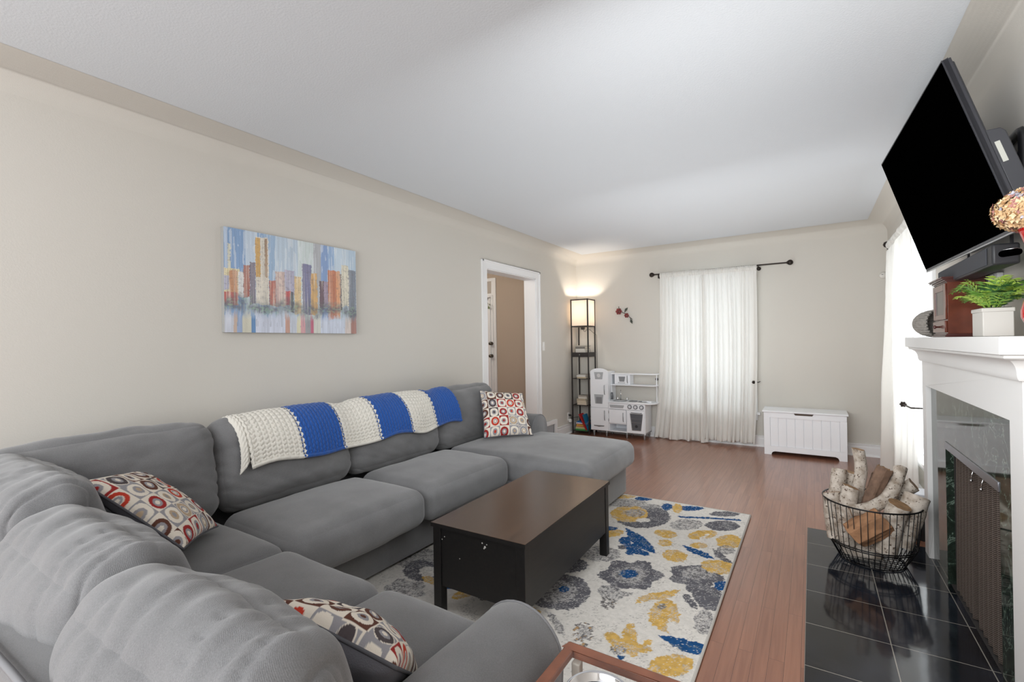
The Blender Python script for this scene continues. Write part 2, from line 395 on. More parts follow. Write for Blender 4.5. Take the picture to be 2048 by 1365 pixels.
def curtain(name, label, axis, w0, sgn, top, bot, ztop, zbot, folds, seed, group=None, hem=.10, amp=.028):
    """top=(a0,a1) span at the rod, bot=(a0,a1) span at the hem. w0 = plane of the rod; hem folded band and gathered header included"""
    nu, nv = 150, 60; rnd = random.Random(seed)
    ph = [rnd.random()*6.28 for _ in range(6)]; fr = [folds*(.8+.5*rnd.random()) for _ in range(4)]
    def fn(u, v):
        z = ztop+(zbot-ztop)*v
        vb = v**3; a = (top[0]*(1-vb)+bot[0]*vb)*(1-u)+(top[1]*(1-vb)+bot[1]*vb)*u
        if v < .12: a = top[0]*(1-u)+top[1]*u if v < .02 else a
        uu = u+.018*sin(v*3+ph[0])*sin(u*9+ph[1])
        g = v**.6
        pk = lambda t: (1-abs(sin(t)))**1.6*2-.7
        fold = (pk(uu*fr[0]*3.14+ph[2]+.5*sin(v*2+ph[5]))*.8+pk(uu*fr[1]*1.7*3.14+ph[3])*.4+sin(uu*folds*.37*6.28+ph[4])*.5)*amp*(.35+1.2*g)
        fine = sin(uu*folds*5.3*6.28)*.004*max(0, 1-v*6)
        rod = 0
        if v < .03: fine += sin(uu*folds*7*6.28)*.004
        off = fold+fine+.028
        off = max(off, -.01) if v < .05 else off
        if v < .05: off = .012+fine+.3*fold
        d = w0+sgn*off
        z += (.006*sin(uu*folds*6.28) if v > .97 else 0)
        return (a, d, z) if axis == 'x' else (d, a, z)
    m = MB(); m.grid(fn, nu, nv)
    o = m.build(name, M_curt, smooth=True)
    s = o.modifiers.new('t', 'SOLIDIFY'); s.thickness = .0015
    tag(o, label, 'curtain', group)
    # hem band: a second fold of cloth
    hv = 1-hem/(ztop-zbot)
    def fh(u, v):
        p = fn(u, hv+(1-hv)*v); e = .003
        return (p[0], p[1]+sgn*e, p[2]) if axis == 'x' else (p[0]+sgn*e, p[1], p[2])
    MB().grid(fh, nu, 6).build('hem', M_curt, o, local=True, smooth=True)
    def ft(u, v):
        p = fn(u, .03*v); e = .022*sin(pi*v); 
        p = (p[0], p[1]+sgn*e, p[2]+.0) if axis == 'x' else (p[0]+sgn*e, p[1], p[2])
        return p
    MB().grid(ft, nu, 6).build('rod_pocket', M_curt, o, local=True, smooth=True)
    return o
curtain('curtain', 'white curtain panel over the window, the one nearer the toy kitchen', 'x', BY-.10, -1, (-1.715, -1.14), (-1.83, -1.13), 2.235, .012, 4.2, 3, 'white curtains on the back window')
curtain('curtain', 'white curtain panel over the window, the one nearer the white chest', 'x', BY-.118, -1, (-1.175, -.548), (-1.20, -.60), 2.225, .05, 4.6, 11, 'white curtains on the back window')
curtain('curtain', 'white curtain hanging at the window between chest and fireplace', 'y', RX-.085, -1, (4.40, 5.60), (4.50, 5.88), 2.21, .015, 5, 5, amp=.03)

def rod(name, label, axis, w0, sgn, a0, a1, z, br):
    c = (a0+a1)/2
    t = thing(name, label, 'curtain rod', (c, w0, z) if axis == 'x' else (w0, c, z))
    P = (lambda a, d, zz: (a, w0+sgn*d, zz)) if axis == 'x' else (lambda a, d, zz: (w0+sgn*d, a, zz))
    MB().cyl(P(a0, .10, z), P(a1, .10, z), .009, 12).build('pole', M_iron, t, smooth=True, angle=50)
    for a, s_ in ((a0, -1), (a1, 1)):
        m = MB(); m.sphere(P(a+s_*.035, .10, z), .03, 14); m.cyl(P(a, .10, z), P(a+s_*.012, .10, z), .016, 12)
        for k in range(8):
            an = k*pi/4; r_ = .0305
            pts = []
            for q in range(7):
                b_ = -pi/2+pi*q/6; pts.append(P(a+s_*.035+r_*sin(b_), .10+r_*cos(b_)*cos(an), z+r_*cos(b_)*sin(an)))
            m.tube(pts, .0025, 5)
        m.build('finial', M_iron, t, smooth=True)
    for a in br:
        m = MB(); m.cyl(P(a, .003, z-.03), P(a, .098, z-.012), .006, 8); m.cyl(P(a, 0, z-.03), P(a, .008, z-.03), .024, 14); m.tube([P(a, .085, z-.005), P(a, .09, z-.018), P(a, .10, z-.02), P(a, .113, z-.012), P(a, .114, z+.004)], .005, 8)
        m.cyl(P(a, .10, z-.02), P(a, .10, z-.055), .008, 8)
        m.build('bracket', M_iron, t, smooth=True)
rod('curtain_rod', 'dark bronze curtain rod over the back window, poking out towards the right', 'x', BY, -1, -1.79, -.235, 2.222, (-1.735, -.535))
rod('curtain_rod', 'dark bronze curtain rod over the right wall window', 'y', RX, -1, 4.1, 5.62, 2.20, (4.2, 5.6))
def holdback(label, pts):
    t = thing('curtain_holdback', label, 'curtain holdback', pts[0])
    m = MB(); m.tube(pts, .005, 8); m.build('arm', M_iron, t, smooth=True)
    p = Vector(pts[-1]); m = MB()
    for k in range(6):
        a = k*pi/3; m.sphere(p+Vector((.014*cos(a), .0, .014*sin(a))), .008, 8)
    m.sphere(p, .012, 8); m.build('flower_end', M_iron, t, smooth=True)
holdback('dark metal holdback beside the curtain next to the chest', [(-.545, BY-.001, .80), (-.545, BY-.08, .80), (-.55, BY-.13, .80), (-.60, BY-.15, .80)])
holdback('dark metal holdback between toy kitchen and curtain', [(-1.80, BY-.001, .80), (-1.80, BY-.05, .80), (-1.80, BY-.09, .80), (-1.78, BY-.10, .80)])
holdback('dark metal holdback on the curtain beside the fireplace', [(RX-.001, 4.10, .83), (RX-.08, 4.12, .84), (RX-.145, 4.2, .83), (RX-.15, 4.5, .82)])
# ------------------------------------------------------------------ fireplace
def tile_mat():
    m = bpy.data.materials.new('black_slate_tile'); m.use_nodes = True; nt = m.node_tree; N = nt.nodes; L = nt.links; b = N['Principled BSDF']
    tc = N.new('ShaderNodeTexCoord'); mp = N.new('ShaderNodeMapping'); mp.inputs['Location'].default_value = (.045-.0, -.205, 0)
    L.new(tc.outputs['Object'], mp.inputs['Vector'])
    br = N.new('ShaderNodeTexBrick'); br.offset = 0; br.inputs['Scale'].default_value = 1; br.inputs['Brick Width'].default_value = .31; br.inputs['Row Height'].default_value = .334
    br.inputs['Mortar Size'].default_value = .002; br.inputs['Mortar Smooth'].default_value = .1; br.inputs['Color1'].default_value = (.2, .2, .2, 1); br.inputs['Color2'].default_value = (.8, .8, .8, 1)
    L.new(mp.outputs[0], br.inputs[0])
    n = N.new('ShaderNodeTexNoise'); n.inputs['Scale'].default_value = 2.2; n.inputs['Detail'].default_value = 7; n.inputs['Distortion'].default_value = 1.5; L.new(tc.outputs['Object'], n.inputs[0])
    r = N.new('ShaderNodeValToRGB'); r.color_ramp.elements[0].position = .35; r.color_ramp.elements[1].position = .75
    r.color_ramp.elements[0].color = hx('101216')+(1,); r.color_ramp.elements[1].color = hx('2b2f38')+(1,)
    L.new(n.outputs[0], r.inputs[0])
    mx = N.new('ShaderNodeMix'); mx.data_type = 'RGBA'; mx.inputs[7].default_value = hx('8c877e')+(1,); L.new(br.outputs['Fac'], mx.inputs[0]); L.new(r.outputs[0], mx.inputs[6]); L.new(mx.outputs[2], b.inputs['Base Color'])
    b.inputs['Roughness'].default_value = .09; b.inputs['Specular IOR Level'].default_value = .6
    n2 = N.new('ShaderNodeTexNoise'); n2.inputs['Scale'].default_value = 9; bp_ = N.new('ShaderNodeBump'); bp_.inputs['Strength'].default_value = .06; bp_.inputs['Distance'].default_value = .01
    L.new(tc.outputs['Object'], n2.inputs[0]); L.new(n2.outputs[0], bp_.inputs['Height']); L.new(bp_.outputs[0], b.inputs['Normal']); return m
def marble_mat():
    m = bpy.data.materials.new('dark_green_marble'); m.use_nodes = True; nt = m.node_tree; N = nt.nodes; L = nt.links; b = N['Principled BSDF']
    tc = N.new('ShaderNodeTexCoord')
    n = N.new('ShaderNodeTexNoise'); n.inputs['Scale'].default_value = 5; n.inputs['Detail'].default_value = 10; n.inputs['Roughness'].default_value = .62; n.inputs['Distortion'].default_value = 1.6; L.new(tc.outputs['Object'], n.inputs[0])
    mu = N.new('ShaderNodeMath'); mu.operation = 'SUBTRACT'; mu.inputs[1].default_value = .5; L.new(n.outputs[0], mu.inputs[0])
    ab = N.new('ShaderNodeMath'); ab.operation = 'ABSOLUTE'; L.new(mu.outputs[0], ab.inputs[0])
    r = N.new('ShaderNodeValToRGB'); e = r.color_ramp.elements; e[0].position = 0; e[0].color = hx('6f8073')+(1,); e[1].position = .012; e[1].color = hx('263029')+(1,)
    q = r.color_ramp.elements.new(.2); q.color = hx('10150f')+(1,); L.new(ab.outputs[0], r.inputs[0]); L.new(r.outputs[0], b.inputs['Base Color'])
    b.inputs['Roughness'].default_value = .06; b.inputs['Specular IOR Level'].default_value = .65; return m
M_tile, M_marble = tile_mat(), marble_mat()
hearth = one('box', -.045, .60, 2.06, 3.83, 0, .012).build('hearth', M_tile, bevel=.002)
tag(hearth, 'polished black tile hearth set in the wood floor before the fireplace', 'hearth')
fy0, fy1, fx = 2.14, 3.76, .565
fp = thing('fireplace', 'white fireplace surround with dark marble facing and mesh spark curtain', 'fireplace', (RX, 2.95, 0))
b = MB(); oy0, oy1, oz = 2.262, 3.655, 1.03
b.box(fx, RX, fy0, oy0, 0, 1.18); b.box(fx, RX, oy1, fy1, 0, 1.18); b.box(fx, RX, oy0, oy1, oz, 1.18)
b.box(fx-.0, fx+.02, oy1-.0, oy1+.001, 0, 1.03)
b.build('surround', mat('mantel_paint', 'd9d8d6', .45), fp, bevel=.002)
b = MB()
b.box(.588, .62, oy0, 2.478, .0, oz); b.box(.588, .62, 3.325, oy1, .0, oz); b.box(.588, .62, 2.478, 3.325, .765, oz)
b.build('marble_facing', M_marble, fp)
one('box', .584, .60, 2.478, 3.325, .728, .766).build('hood', mat('brushed_steel', '8b8c92', .3, .9), fp, bevel=.002)
# shelf with crown, mitred round three sides
pr = [(0, 1.172), (.010, 1.174), (.014, 1.182), (.016, 1.192)]+[(.016+.034*(1-cos(radians(a))), 1.192+.052*sin(radians(a))) for a in range(15, 91, 15)]+[(.055, 1.248), (.055, 1.256), (.068, 1.260), (.068, 1.313), (.066, 1.317)]
vsx = []; fsx = []
for d, z in pr: vsx += [(RX-.001, fy0-d, z), (fx-d, fy0-d, z), (fx-d, fy1+d, z), (RX-.001, fy1+d, z)]
for i in range(len(pr)-1):
    for k in range(3): fsx.append((i*4+k, i*4+k+1, (i+1)*4+k+1, (i+1)*4+k))
e_ = (len(pr)-1)*4; fsx.append((e_, e_+1, e_+2, e_+3)); fsx.append((0, 1, 2, 3))
MB().add(vsx, fsx).build('mantel_shelf', mat('mantel_paint'), fp, smooth=True, angle=28)
M_soot = mat('sooty_brick', '2b2725', .95, bump=(30, .6))
b = MB(); b.box(1.08, 1.12, 2.40, 3.40, 0, .8); b.box(.62, 1.1, 2.44, 2.478, 0, .8); b.box(.62, 1.1, 3.325, 3.36, 0, .8); b.box(.60, 1.1, 2.44, 3.36, .766, .8); b.box(.6, 1.1, 2.44, 3.36, -.02, .014)
b.build('firebox', M_soot, fp)
def mesh_mat():
    m = mat('woven_wire', '5b4f49', .45, .6); nt = m.node_tree; N = nt.nodes; L = nt.links
    tc = N.new('ShaderNodeTexCoord'); mp = N.new('ShaderNodeMapping'); mp.inputs['Scale'].default_value = (1, 1, 1); L.new(tc.outputs['UV'], mp.inputs[0])
    wv = N.new('ShaderNodeTexWave'); wv.wave_type = 'BANDS'; wv.bands_direction = 'Z'; wv.inputs['Scale'].default_value = 40; wv.inputs['Distortion'].default_value = 3; wv.inputs['Detail Scale'].default_value = 30
    L.new(tc.outputs['Object'], wv.inputs[0]); r = N.new('ShaderNodeValToRGB'); r.color_ramp.elements[0].color = hx('241f1d')+(1,); r.color_ramp.elements[1].color = hx('95857a')+(1,)
    L.new(wv.outputs[1], r.inputs[0]); L.new(r.outputs[0], N['Principled BSDF'].inputs['Base Color'])
    bp_ = N.new('ShaderNodeBump'); bp_.inputs['Strength'].default_value = .8; bp_.inputs['Distance'].default_value = .004; L.new(wv.outputs[1], bp_.inputs['Height']); L.new(bp_.outputs[0], N['Principled BSDF'].inputs['Normal']); return m
M_mesh = mesh_mat()
for a0, a1 in ((2.485, 2.90), (2.905, 3.27)):
    m = MB(); m.grid(lambda u, v: (.628+.017*sin(u*6.28*6.5)*(.6+.4*v)+.006*sin(u*40), a0+(a1-a0)*u, .715-.69*v), 110, 20)
    o = m.build('mesh_curtain', M_mesh, fp, smooth=True); s = o.modifiers.new('t', 'SOLIDIFY'); s.thickness = .002
m = MB(); m.cyl((.628, 2.482, .722), (.628, 3.322, .722), .004, 8)
for k in range(16): m.tube([(.628+.008*cos(a), 2.50+k*.05, .720+.008*sin(a)) for a in [i*pi/4 for i in range(8)]], .0012, 5, closed=True)
m.build('curtain_rail', mat('bright_steel', 'c9c9c9', .2, 1), fp, smooth=True)
for y in (2.78, 2.93):
    m = MB(); m.tube([(.615, y, .715), (.607, y, .69), (.603, y-.004, .665)], .0025, 6); m.sphere((.603, y-.004, .66), .006, 8)
    m.build('pull', mat('bright_steel'), fp, smooth=True)

# bin and box beyond the fireplace
t = thing('waste_bin', 'small black bin on the floor behind the log basket', 'bin', (.60, 4.03, 0))
m = MB(); m.lathe([(.001, .002), (.07, .002), (.082, .18), (.085, .182), (.085, .186), (.078, .186), (.066, .01), (.001, .01)], (.60, 4.03, 0), 28); m.build('body', mat('black_plastic', '17171a', .4), t, smooth=True, angle=40)
m = MB(); m.lathe([(.085, .186), (.089, .19), (.089, .20), (.085, .202)], (.60, 4.03, 0), 28, cap=False); m.build('rim', mat('black_plastic'), t, smooth=True)

wb = one('box', .53, .66, 3.95, 4.11, .2025, .30).build('storage_box', mat('box_white', 'e4e7ee', .5), bevel=.006)
tag(wb, 'small white box resting on the black bin behind the log basket', 'box')
MB().box(.527, .663, 3.947, 4.113, .285, .305).build('lid', mat('box_white'), wb, local=True, bevel=.004)
# ------------------------------------------------------------------ television on its arm
A = Vector((.4274, 2.373, 2.3636)); Bf = Vector((.3695, 3.5917, 2.3636)); Cf = Vector((.568, 3.601, 1.7007))
hdir = (A-Bf).normalized(); up_ = (Bf-Cf).normalized(); back = up_.cross(hdir).normalized()
TW, TH = (A-Bf).length, (Bf-Cf).length
tvc = (A+Cf)/2
tv = thing('television', 'large black flat screen television tilted down over the mantel', 'television', tvc)
tv.rotation_euler = Matrix((hdir, back, up_)).transposed().to_euler()
M_blk = mat('tv_black', '060607', .18, spec=.5); M_blk2 = mat('tv_casing', '33343a', .4)
hw, hh = TW/2, TH/2
MB().box(-hw+.006, hw-.006, .0, .004, -hh+.012, hh-.006).build('screen', mat('tv_screen', '010101', .35, spec=.0), tv, local=True)
m = MB(); m.box(-hw, hw, .002, .022, -hh, -hh+.012); m.box(-hw, hw, .002, .022, hh-.006, hh); m.box(-hw, -hw+.006, .002, .022, -hh, hh); m.box(hw-.006, hw, .002, .022, -hh, hh); m.box(-hw, hw, .004, .03, -hh+.002, hh-.002)
m.build('bezel', M_blk2, tv, local=True, bevel=.002)
one('box', -hw, hw, -.001, .012, -hh-.008, -hh).build('bottom_strip', mat('silver_strip', 'a9abae', .3, .9), tv, local=True, bevel=.002)
m = MB(); m.prism([(.03, -hh+.015), (.075, -hh+.02), (.082, -hh+.05), (.082, hh*.02), (.072, hh*.07), (.03, hh*.10)], 'x', -hw+.03, hw-.004)
m.prism([(.028, 0), (.036, 0), (.036, hh-.02), (.028, hh-.015)], 'x', -hw+.01, hw-.004)
m.build('back_housing', mat('tv_back', '3a3b40', .55), tv, local=True, bevel=.006)
one('box', hw-.0045, hw-.0035, .040, .055, -.10, -.02).build('sticker', mat('grey_label', 'b9bab2', .6), tv, local=True)
MOUNT_Y = 2.95
mt = thing('tv_mount', 'black steel wall bracket holding the television', 'wall bracket', (RX, MOUNT_Y, 1.95))
m = MB(); y0, y1, z0, z1 = 2.575, 3.325, 1.76, 2.115
loop = [(RX-.018, y, z) for y, z in arc_pts(y1-.03, z1-.03, .03, 0, 90, 4)+arc_pts(y0+.03, z1-.03, .03, 90, 180, 4)+arc_pts(y0+.03, z0+.03, .03, 180, 270, 4)+arc_pts(y1-.03, z0+.03, .03, 270, 360, 4)]
m.tube(loop, .0165, 8, closed=True)
m.box(RX-.02, RX-.006, y0, y1, 2.03, 2.045); m.box(RX-.02, RX-.006, y0, y1, 1.84, 1.855)
m.build('wall_frame', mat('mount_black', '1c1c20', .4), mt, smooth=True)
for y in (2.70, 3.15):
    m = MB(); m.cyl((RX-.045, y, 1.80), (RX-.045, y, 2.07), .021, 16); m.box(RX-.045, RX-.02, y-.02, y+.02, 1.83, 1.87); m.box(RX-.045, RX-.02, y-.02, y+.02, 2.0, 2.04)
    m.build('pivot_post', mat('mount_black'), mt, smooth=True, angle=40)
m = MB(); m.prism([(2.70, 0), (2.98, 0), (2.98, .05), (2.70, .05)], 'x', RX-.055, RX-.045, Matrix.Translation((0, 0, 1.90)))
cen = tv.matrix_basis @ Vector((0, .083, -.02)) if False else Vector(tvc)+back*.084
m.tube([(RX-.045, 2.70, 1.97), (RX-.06, 2.85, 2.0), cen], .014, 8); m.tube([(RX-.045, 3.15, 1.97), (RX-.06, 3.05, 2.0), cen], .014, 8)
m.build('arm', mat('mount_black'), mt, smooth=True)
# speaker under the screen
sb = thing('soundbar', 'black box speaker hanging under the television', 'speaker', (.61, 2.9, 1.57))
m = MB(); m.box(.572, .648, 2.44, 3.32, 1.583, 1.662); m.build('body', mat('speaker_black', '1f2023', .5), sb, bevel=.008)
m = MB(); m.box(.568, .573, 2.50, 3.30, 1.59, 1.655); m.build('grille', mat('speaker_cloth', '33353b', .7), sb, bevel=.002)
m = MB(); m.tube([(.600, 2.438, 1.622), (.640, 2.438, 1.626)], .012, 12); m.sphere((.60, 2.438, 1.622), .012, 12); m.sphere((.64, 2.438, 1.626), .012, 12); m.build('end_port', mat('tv_screen'), sb, smooth=True)
m = MB(); m.tube([(.60, 2.437, 1.636), (.637, 2.437, 1.640), (.650, 2.437, 1.634), (.652, 2.437, 1.626)], .0014, 6); m.build('port_highlight', mat('bright_steel'), sb, smooth=True)  # bright steel arc stands in for the highlight on the port's upper edge
for y in (2.56, 3.15): MB().box(.655, .661, y, y+.02, 1.60, 1.80).box(.60, .6549, y, y+.02, 1.66, 1.667).build('strap', mat('mount_black'), sb)
rw = one('box', RX-.022, RX, 2.895, 3.06, 1.317, 1.60).build('cable_cover', mat('white_plastic', 'e6e6e6', .4), bevel=.004)
tag(rw, 'white cable cover running down the wall between television and mantel', 'cable cover')
m = MB(); m.box(RX-.024, RX-.021, 2.93, 2.935, 1.318, 1.60); m.box(RX-.024, RX-.021, 3.01, 3.02, 1.318, 1.60); m.build('groove', mat('grey_line', '9a9a9a', .6), rw, local=True)

# ------------------------------------------------------------------ things on the mantel
MZ = 1.3175
M_mah = mat('mahogany', '5c2a1a', .25, coat=.5, var=(14, .25)); M_mahd = mat('mahogany_dark', '47201a', .3, coat=.4)
cb = thing('wooden_cabinet', 'small mahogany cabinet with glazed door standing on the mantel', 'cabinet', (.613, 3.135, MZ))
x0, x1, y0, y1 = .548, .680, 3.0, 3.27
m = MB(); m.box(x0, x1, y0, y1, MZ+.016, MZ+.262); m.build('body', M_mah, cb, bevel=.001)
m = MB(); m.box(x0-.012, x1, y0-.008, y1+.008, MZ, MZ+.008); m.box(x0-.007, x1, y0-.004, y1+.004, MZ+.008, MZ+.016); m.build('plinth', M_mahd, cb, bevel=.002)
m = MB()
for k, (d, za, zb) in enumerate(((.004, .262, .268), (.010, .268, .275), (.019, .275, .281), (.024, .281, .287))): m.box(x0-d, x1, y0-d*.6, y1+d*.6, MZ+za, MZ+zb)
m.build('cornice', M_mahd, cb, bevel=.002)
m = MB(); fxx = x0-.007
m.box(fxx, x0, y0+.004, y0+.045, MZ+.085, MZ+.258); m.box(fxx, x0, y1-.045, y1-.004, MZ+.085, MZ+.258); m.box(fxx, x0, y0+.045, y1-.045, MZ+.225, MZ+.258); m.box(fxx, x0, y0+.045, y1-.045, MZ+.085, MZ+.11)
dr = m.build('door', M_mah, cb, bevel=.002)
one('box', x0-.003, x0-.001, y0+.045, y1-.045, MZ+.11, MZ+.225).build('glass', mat('dark_glass', '30201c', .05, spec=.8), dr)
dw = one('box', x0-.010, x0, y0+.006, y1-.006, MZ+.022, MZ+.078).build('drawer', M_mah, cb, bevel=.002)
k = MB(); k.lathe([(.001, 0), (.005, .001), (.004, .008), (.010, .014), (.008, .02), (.001, .022)], n=12, M=Matrix.Translation((x0-.010, (y0+y1)/2, MZ+.05)) @ Matrix.Rotation(-pi/2, 4, 'Y')); k.build('knob', M_mahd, dw, smooth=True)

# ribbed shell basket lying on its side
bs = thing('ribbed_basket', 'grey ribbed basket lying on its side behind the wooden cabinet', 'basket', (.56, 3.52, MZ))
ax = Vector((.62, -.78, 0)).normalized(); c0 = Vector((.515, 3.60, MZ+.077))
zz = Vector((0, 0, 1)); sd = zz.cross(ax)
Mb = Matrix((sd, zz.cross(Vector((0, 0, 0)))+zz, ax)).transposed().to_4x4(); Mb = Matrix.Translation(c0) @ Mb
m = MB(); prf = [(.001, 0), (.018, .004), (.036, .014), (.053, .032), (.066, .056), (.074, .085), (.0765, .118), (.074, .14)]
N_ = 120
def shell(u, v):
    i = v*(len(prf)-1); k = min(int(i), len(prf)-2); t_ = i-k; r_ = prf[k][0]*(1-t_)+prf[k+1][0]*t_; z_ = prf[k][1]*(1-t_)+prf[k+1][1]*t_
    r_ *= 1+.025*sin(u*6.28*30)*min(1, v*3); r_ -= .001*(1 if int(v*14) % 2 else 0)
    return (r_*cos(u*2*pi), r_*sin(u*2*pi), z_)
m.grid(shell, 240, 28, Mb); m.build('bowl', mat('grey_wicker', '8a857e', .8, var=(60, .2)), bs, smooth=True)
m = MB()
for k in range(26):
    a = k*2*pi/26; m.sphere(Vector((.076*cos(a), .076*sin(a), .141)), .0055, 8, M=Mb)
m.build('stitched_rim', mat('dark_wicker', '3d3a35', .8), bs, smooth=True)

# planter with fern
pt = thing('planter', 'cream rectangular planter pot at the near part of the mantel', 'pot', (.612, 2.62, MZ))
m = MB(); a0, a1, b0, b1 = .566, .660, 2.552, 2.70
m.box(a0+.003, a1-.003, b0+.003, b1-.003, MZ, MZ+.098); m.box(a0, a1, b0, b1, MZ+.096, MZ+.112); m.build('pot', mat('cream_ceramic', 'c4c0ba', .45), pt, bevel=.003)
one('box', a0+.008, a1-.008, b0+.008, b1-.008, MZ+.1115, MZ+.114).build('soil', mat('soil', '2f2a22', 1), pt)
fn_ = thing('fern', 'green artificial fern growing out of the cream planter', 'plant', (.612, 2.62, MZ+.113))
rnd = random.Random(4)
fm = [mat('fern_green', '6f9a42', .5), mat('fern_dark', '3d6638', .5), mat('fern_lime', 'a3bf52', .5)]
m = MB()
for k in range(64):
    a = rnd.random()*6.28; L_ = .06+.085*rnd.random(); rise = .03+.075*rnd.random()
    base = Vector((.612+.02*cos(a), 2.62+.03*sin(a), MZ+.113)); m.cur = rnd.choice((0, 0, 1, 2, 2))
    dx, dy = cos(a)*.75, sin(a)
    if dx > .35: dx = .35
    P = []
    for i in range(11):
        s_ = i/10; P.append(base+Vector((dx*L_*s_, dy*L_*s_, rise*sin(s_*2.1)*1.1)))
    m.tube(P, [.0012]*10+[.0004], 4)
    for i in range(1, 11):
        t_ = (P[i]-P[i-1]).normalized(); sd_ = t_.cross(Vector((0, 0, 1))).normalized(); ll = .033*sin(pi*(i/11)**.8)+.006
        for sg in (-1, 1):
            tip = P[i]+sd_*sg*ll+t_*ll*.55+Vector((0, 0, -.002)); wv = t_*.0055
            mid = (P[i]+tip)/2+Vector((0, 0, .002))
            m.add([P[i], mid-wv, tip, mid+wv], [(0, 1, 2), (0, 2, 3)])
m.build('fronds', fm, fn_)

# red vase and dried hydrangea
vz = thing('vase', 'red glass vase at the near end of the mantel', 'vase', (.642, 2.20, MZ))
m = MB(); m.lathe([(.001, .0), (.038, .0), (.042, .006), (.034, .014), (.036, .022), (.052, .042), (.060, .062), (.060, .085), (.052, .12), (.045, .16), (.042, .21), (.043, .26), (.048, .30), (.056, .33), (.064, .352), (.060, .352), (.052, .33), (.044, .30), (.038, .26), (.037, .21), (.040, .16), (.047, .12), (.054, .085), (.054, .062), (.046, .045), (.03, .03), (.001, .028)], (.642, 2.20, MZ), 40, cap=False)
m.build('glass', mat('red_glass', 'c8151a', .06, trans=.35, coat=.6), vz, smooth=True)
hy = thing('dried_hydrangea', 'bunch of dried cream and pink hydrangea in the red vase', 'flowers', (.64, 2.20, MZ+.352))
hm = [mat('petal_cream', 'c9a77c', .8), mat('petal_pale', 'dac39c', .8), mat('petal_pink', 'a8746c', .8), mat('petal_tan', 'a87c50', .8), mat('petal_white', 'bcbac6', .8)]
m = MB(); cc = Vector((.615, 2.21, MZ+.415))
for k in range(760):
    zf = 1-2*(k+.5)/760; a = k*2.39996
    n_ = Vector((sqrt(1-zf*zf)*cos(a), sqrt(1-zf*zf)*sin(a), zf)); rr = .082+.018*noise.noise(n_*3)+.010*rnd.random()
    p = cc+Vector((n_.x*rr*.98, n_.y*rr*1.1, n_.z*rr*.72))
    if p.x > RX-.005: continue
    u_ = n_.orthogonal().normalized(); v_ = n_.cross(u_); r0 = rnd.random()*6.28
    m.cur = rnd.choice((0, 0, 0, 1, 1, 3, 2, 4)) if n_.x < -.2 else rnd.choice((0, 1, 2, 2, 3))
    for q in range(4):
        a2 = r0+q*pi/2; d_ = u_*cos(a2)+v_*sin(a2); e2 = u_*cos(a2+pi/2)+v_*sin(a2+pi/2); s_ = .0074+.0028*rnd.random()
        m.add([p, p+d_*s_*.6+e2*s_*.55+n_*.002, p+d_*s_*1.35+n_*.005, p+d_*s_*.6-e2*s_*.55+n_*.002], [(0, 1, 2, 3)])
m.cur = 3; m.sphere(cc, .07, 14, (.98, 1.08, .7))
m.build('bloom', hm, hy)
m = MB(); m.tube([(.642, 2.2, MZ+.05), (.64, 2.2, MZ+.25), (.625, 2.205, MZ+.38)], .004, 6); m.build('stem', mat('stem_green', '6b6a3c', .7), hy, smooth=True)
# ------------------------------------------------------------------ sectional sofa
def fabric():
    m = mat('grey_twill', '868687', .95, spec=.15, sheen=.35); nt = m.node_tree; N = nt.nodes; L = nt.links; b = N['Principled BSDF']
    tc = N.new('ShaderNodeTexCoord'); n1 = N.new('ShaderNodeTexNoise'); n1.inputs['Scale'].default_value = 420; n1.inputs['Detail'].default_value = 2
    n2 = N.new('ShaderNodeTexNoise'); n2.inputs['Scale'].default_value = 7; n2.inputs['Detail'].default_value = 5
    L.new(tc.outputs['Object'], n1.inputs[0]); L.new(tc.outputs['Object'], n2.inputs[0])
    r = N.new('ShaderNodeValToRGB'); r.color_ramp.elements[0].position = .3; r.color_ramp.elements[1].position = .7; r.color_ramp.elements[0].color = hx(SOFA_A)+(1,); r.color_ramp.elements[1].color = hx(SOFA_B)+(1,)
    mx = N.new('ShaderNodeMath'); mx.operation = 'MULTIPLY_ADD'; mx.inputs[1].default_value = .55; sb_ = N.new('ShaderNodeMath'); sb_.operation = 'MULTIPLY'; sb_.inputs[1].default_value = .45
    L.new(n2.outputs[0], sb_.inputs[0]); L.new(n1.outputs[0], mx.inputs[0]); L.new(sb_.outputs[0], mx.inputs[2]); L.new(mx.outputs[0], r.inputs[0]); L.new(r.outputs[0], b.inputs['Base Color'])
    wv = N.new('ShaderNodeTexWave'); wv.inputs['Scale'].default_value = 170; wv.bands_direction = 'DIAGONAL'; wv.inputs['Distortion'].default_value = 1.5; L.new(tc.outputs['Object'], wv.inputs[0])
    ad = N.new('ShaderNodeMath'); ad.operation = 'MULTIPLY_ADD'; ad.inputs[1].default_value = .22; L.new(wv.outputs[1], ad.inputs[0]); L.new(n1.outputs[0], ad.inputs[2])
    bp_ = N.new('ShaderNodeBump'); bp_.inputs['Strength'].default_value = .35; bp_.inputs['Distance'].default_value = .0015; L.new(ad.outputs[0], bp_.inputs['Height']); L.new(bp_.outputs[0], b.inputs['Normal']); return m
SOFA_A, SOFA_B = '666667', '808081'
M_sofa = fabric()
sofa = thing('sectional_sofa', 'large grey fabric sectional sofa with chaise along the left wall', 'sofa', (-1.9, 1.2, 0))
sx = M_sofa
def rb(name, x0, x1, y0, y1, z0, z1, r=.03, n=14, **k):
    return cushion(name, ((x0+x1)/2, (y0+y1)/2, (z0+z1)/2), ((x1-x0)/2, (y1-y0)/2, (z1-z0)/2), r, sx, sofa, n=n, amp=k.pop('amp', .002), **k)
rb('base', -2.96, -2.07, .24, 2.90, .035, .30, .02)
rb('base', -2.96, -1.35, 2.90, 3.90, .035, .30, .02)
rb('base', -2.07, -.60, .24, 1.03, .035, .30, .02)
